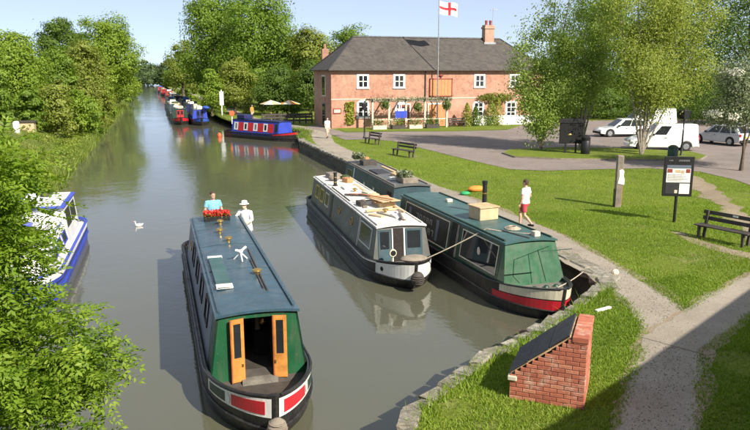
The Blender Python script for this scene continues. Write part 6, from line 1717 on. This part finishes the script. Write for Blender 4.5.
for pth in (PC, PDR): keep &= segdist(P, [(tuple(p), w) for p, w in pth]) > jit * 1.5 - .05
keep &= ~inpoly(P, ROADW)
worn = np.sin(P[:, 0] * .9 + 2.1 * np.sin(P[:, 1] * .43)) * np.sin(P[:, 1] * .8 + 1.7 * np.sin(P[:, 0] * .6)) + .25 * np.sin(P[:, 0] * 3.1) * np.sin(P[:, 1] * 2.7)
keep &= ~((worn > .72) & (rg.random(len(P)) < .8))
lx = (P[:, 0] - A_.x) * U.x + (P[:, 1] - A_.y) * U.y; ly = (P[:, 0] - A_.x) * Vb.x + (P[:, 1] - A_.y) * Vb.y
keep &= ~((lx > 0) & (lx < wl) & (ly > 0) & (ly < dep))
P = P[keep]; dist = np.hypot(P[:, 0], P[:, 1])
h = rg.uniform(.025, .065, len(P)) * (1 + .25 * np.sin(P[:, 0] * 2.1) * np.sin(P[:, 1] * 1.7))
o = blades('grass', P, np.full(len(P), LAND), h, 'grass_blade', 1, .010 + 0 * dist.mean()); tag(o, 'short sunlit lawn grass on the right bank', 'grass', kind='stuff')
# rank grass at the stone edge
E1 = [(x + .34 * math.sin(a), y - .34 * math.cos(a)) for x, y, a in along([p for p in QUAY if 8.5 < p[1] < 15.2], .006)]
E1 = np.array(E1); E1 = E1 + rg.normal(0, .10, E1.shape)
o = blades('grass', E1, np.full(len(E1), LAND), rg.uniform(.08, .22, len(E1)), 'grass_blade', 2, .010); tag(o, 'longer rank grass along the stone quay edge', 'grass', kind='stuff')
# left bank: tall grass and reeds
lv = np.vectorize(leftx); lz = np.vectorize(leftz)
P = np.concatenate([scatter(60000, -16, -3, 20, 50), scatter(50000, -20, -2.5, 50, 100)])
d = lv(P[:, 1]) - P[:, 0]; P = P[d > .25]; d = d[d > .25]
o = blades('grass', P, lz(d, P[:, 1]) - .02, rg.uniform(.08, .26, len(P)) * (1 + .5 * np.sin(P[:, 0] * 1.9) * np.sin(P[:, 1] * .8 + P[:, 0])), 'reed', 3, .028, .9); tag(o, 'tall rough grass on the left bank slope', 'grass', kind='stuff')
yy = 18 + 130 * rg.random(26000) ** 1.6; P = np.column_stack([lv(yy) + rg.normal(.0, .28, len(yy)), yy])
o = blades('reeds', P, np.full(len(P), -.05), rg.uniform(.25, .8, len(P)) * (1 + .4 * np.sin(P[:, 1] * 1.3)), 'reed', 4, .03, .45); tag(o, 'reeds along the water edge of the left bank', 'reeds', kind='stuff')
yy = 58 + 90 * rg.random(9000); P = np.column_stack([qv(yy) + np.abs(rg.normal(.1, .3, len(yy))), yy])
o = blades('grass', P, np.full(len(P), LAND - .1), rg.uniform(.15, .6, len(P)), 'reed', 5, .03); tag(o, 'tufty grass on the far right bank by the boats', 'grass', kind='stuff')

# loose leaves and scum on the water along the edges, pebbles on the near path
rg = np.random.default_rng(123)
yy = np.concatenate([rg.uniform(16, 60, 260), rg.uniform(14, 58, 200)]); side_ = np.arange(len(yy)) < 260
xx = np.where(side_, np.array([leftx(y) for y in yy]) + np.abs(rg.normal(.3, .7, len(yy))), np.array([quayx(y) for y in yy]) - np.abs(rg.normal(.1, .5, len(yy))))
C = np.column_stack([xx, yy, np.full(len(yy), .012)])
o = link('floating_leaves', leaf_mesh('floating_leaves', C, np.tile([0, 0, 1.0], (len(yy), 1)) + rg.normal(size=(len(yy), 3)) * .02, rg.uniform(.04, .10, len(yy)), rg.random(len(yy)), M['leaf_yellow'], aspect=.7, fold=0.02)); tag(o, 'fallen leaves floating along the canal edges', 'leaves', kind='stuff')
pm = MB()
for (pth, k) in ((PA[:60], 26), (PB[:40], 20)):
    for (c, w) in pth:
        for _ in range(k):
            x, y = c[0] + rg.normal(0, w * .27), c[1] + rg.normal(0, w * .27); r_ = rg.uniform(.006, .018); z = LAND + .014
            if x < quayx(y) + .5: continue
            b = len(pm.v); pm.v += [(x - r_, y, z), (x, y - r_, z), (x + r_, y, z), (x, y + r_, z), (x, y, z + r_ * .8)]
            for q in ((0, 1, 4), (1, 2, 4), (2, 3, 4), (3, 0, 4)): pm.f.append(tuple(b + i for i in q)); pm.m.append(0)
o = pm.build('gravel_stones', M['wood_grey']); tag(o, 'loose pebbles on the near gravel path', 'pebbles', kind='stuff')
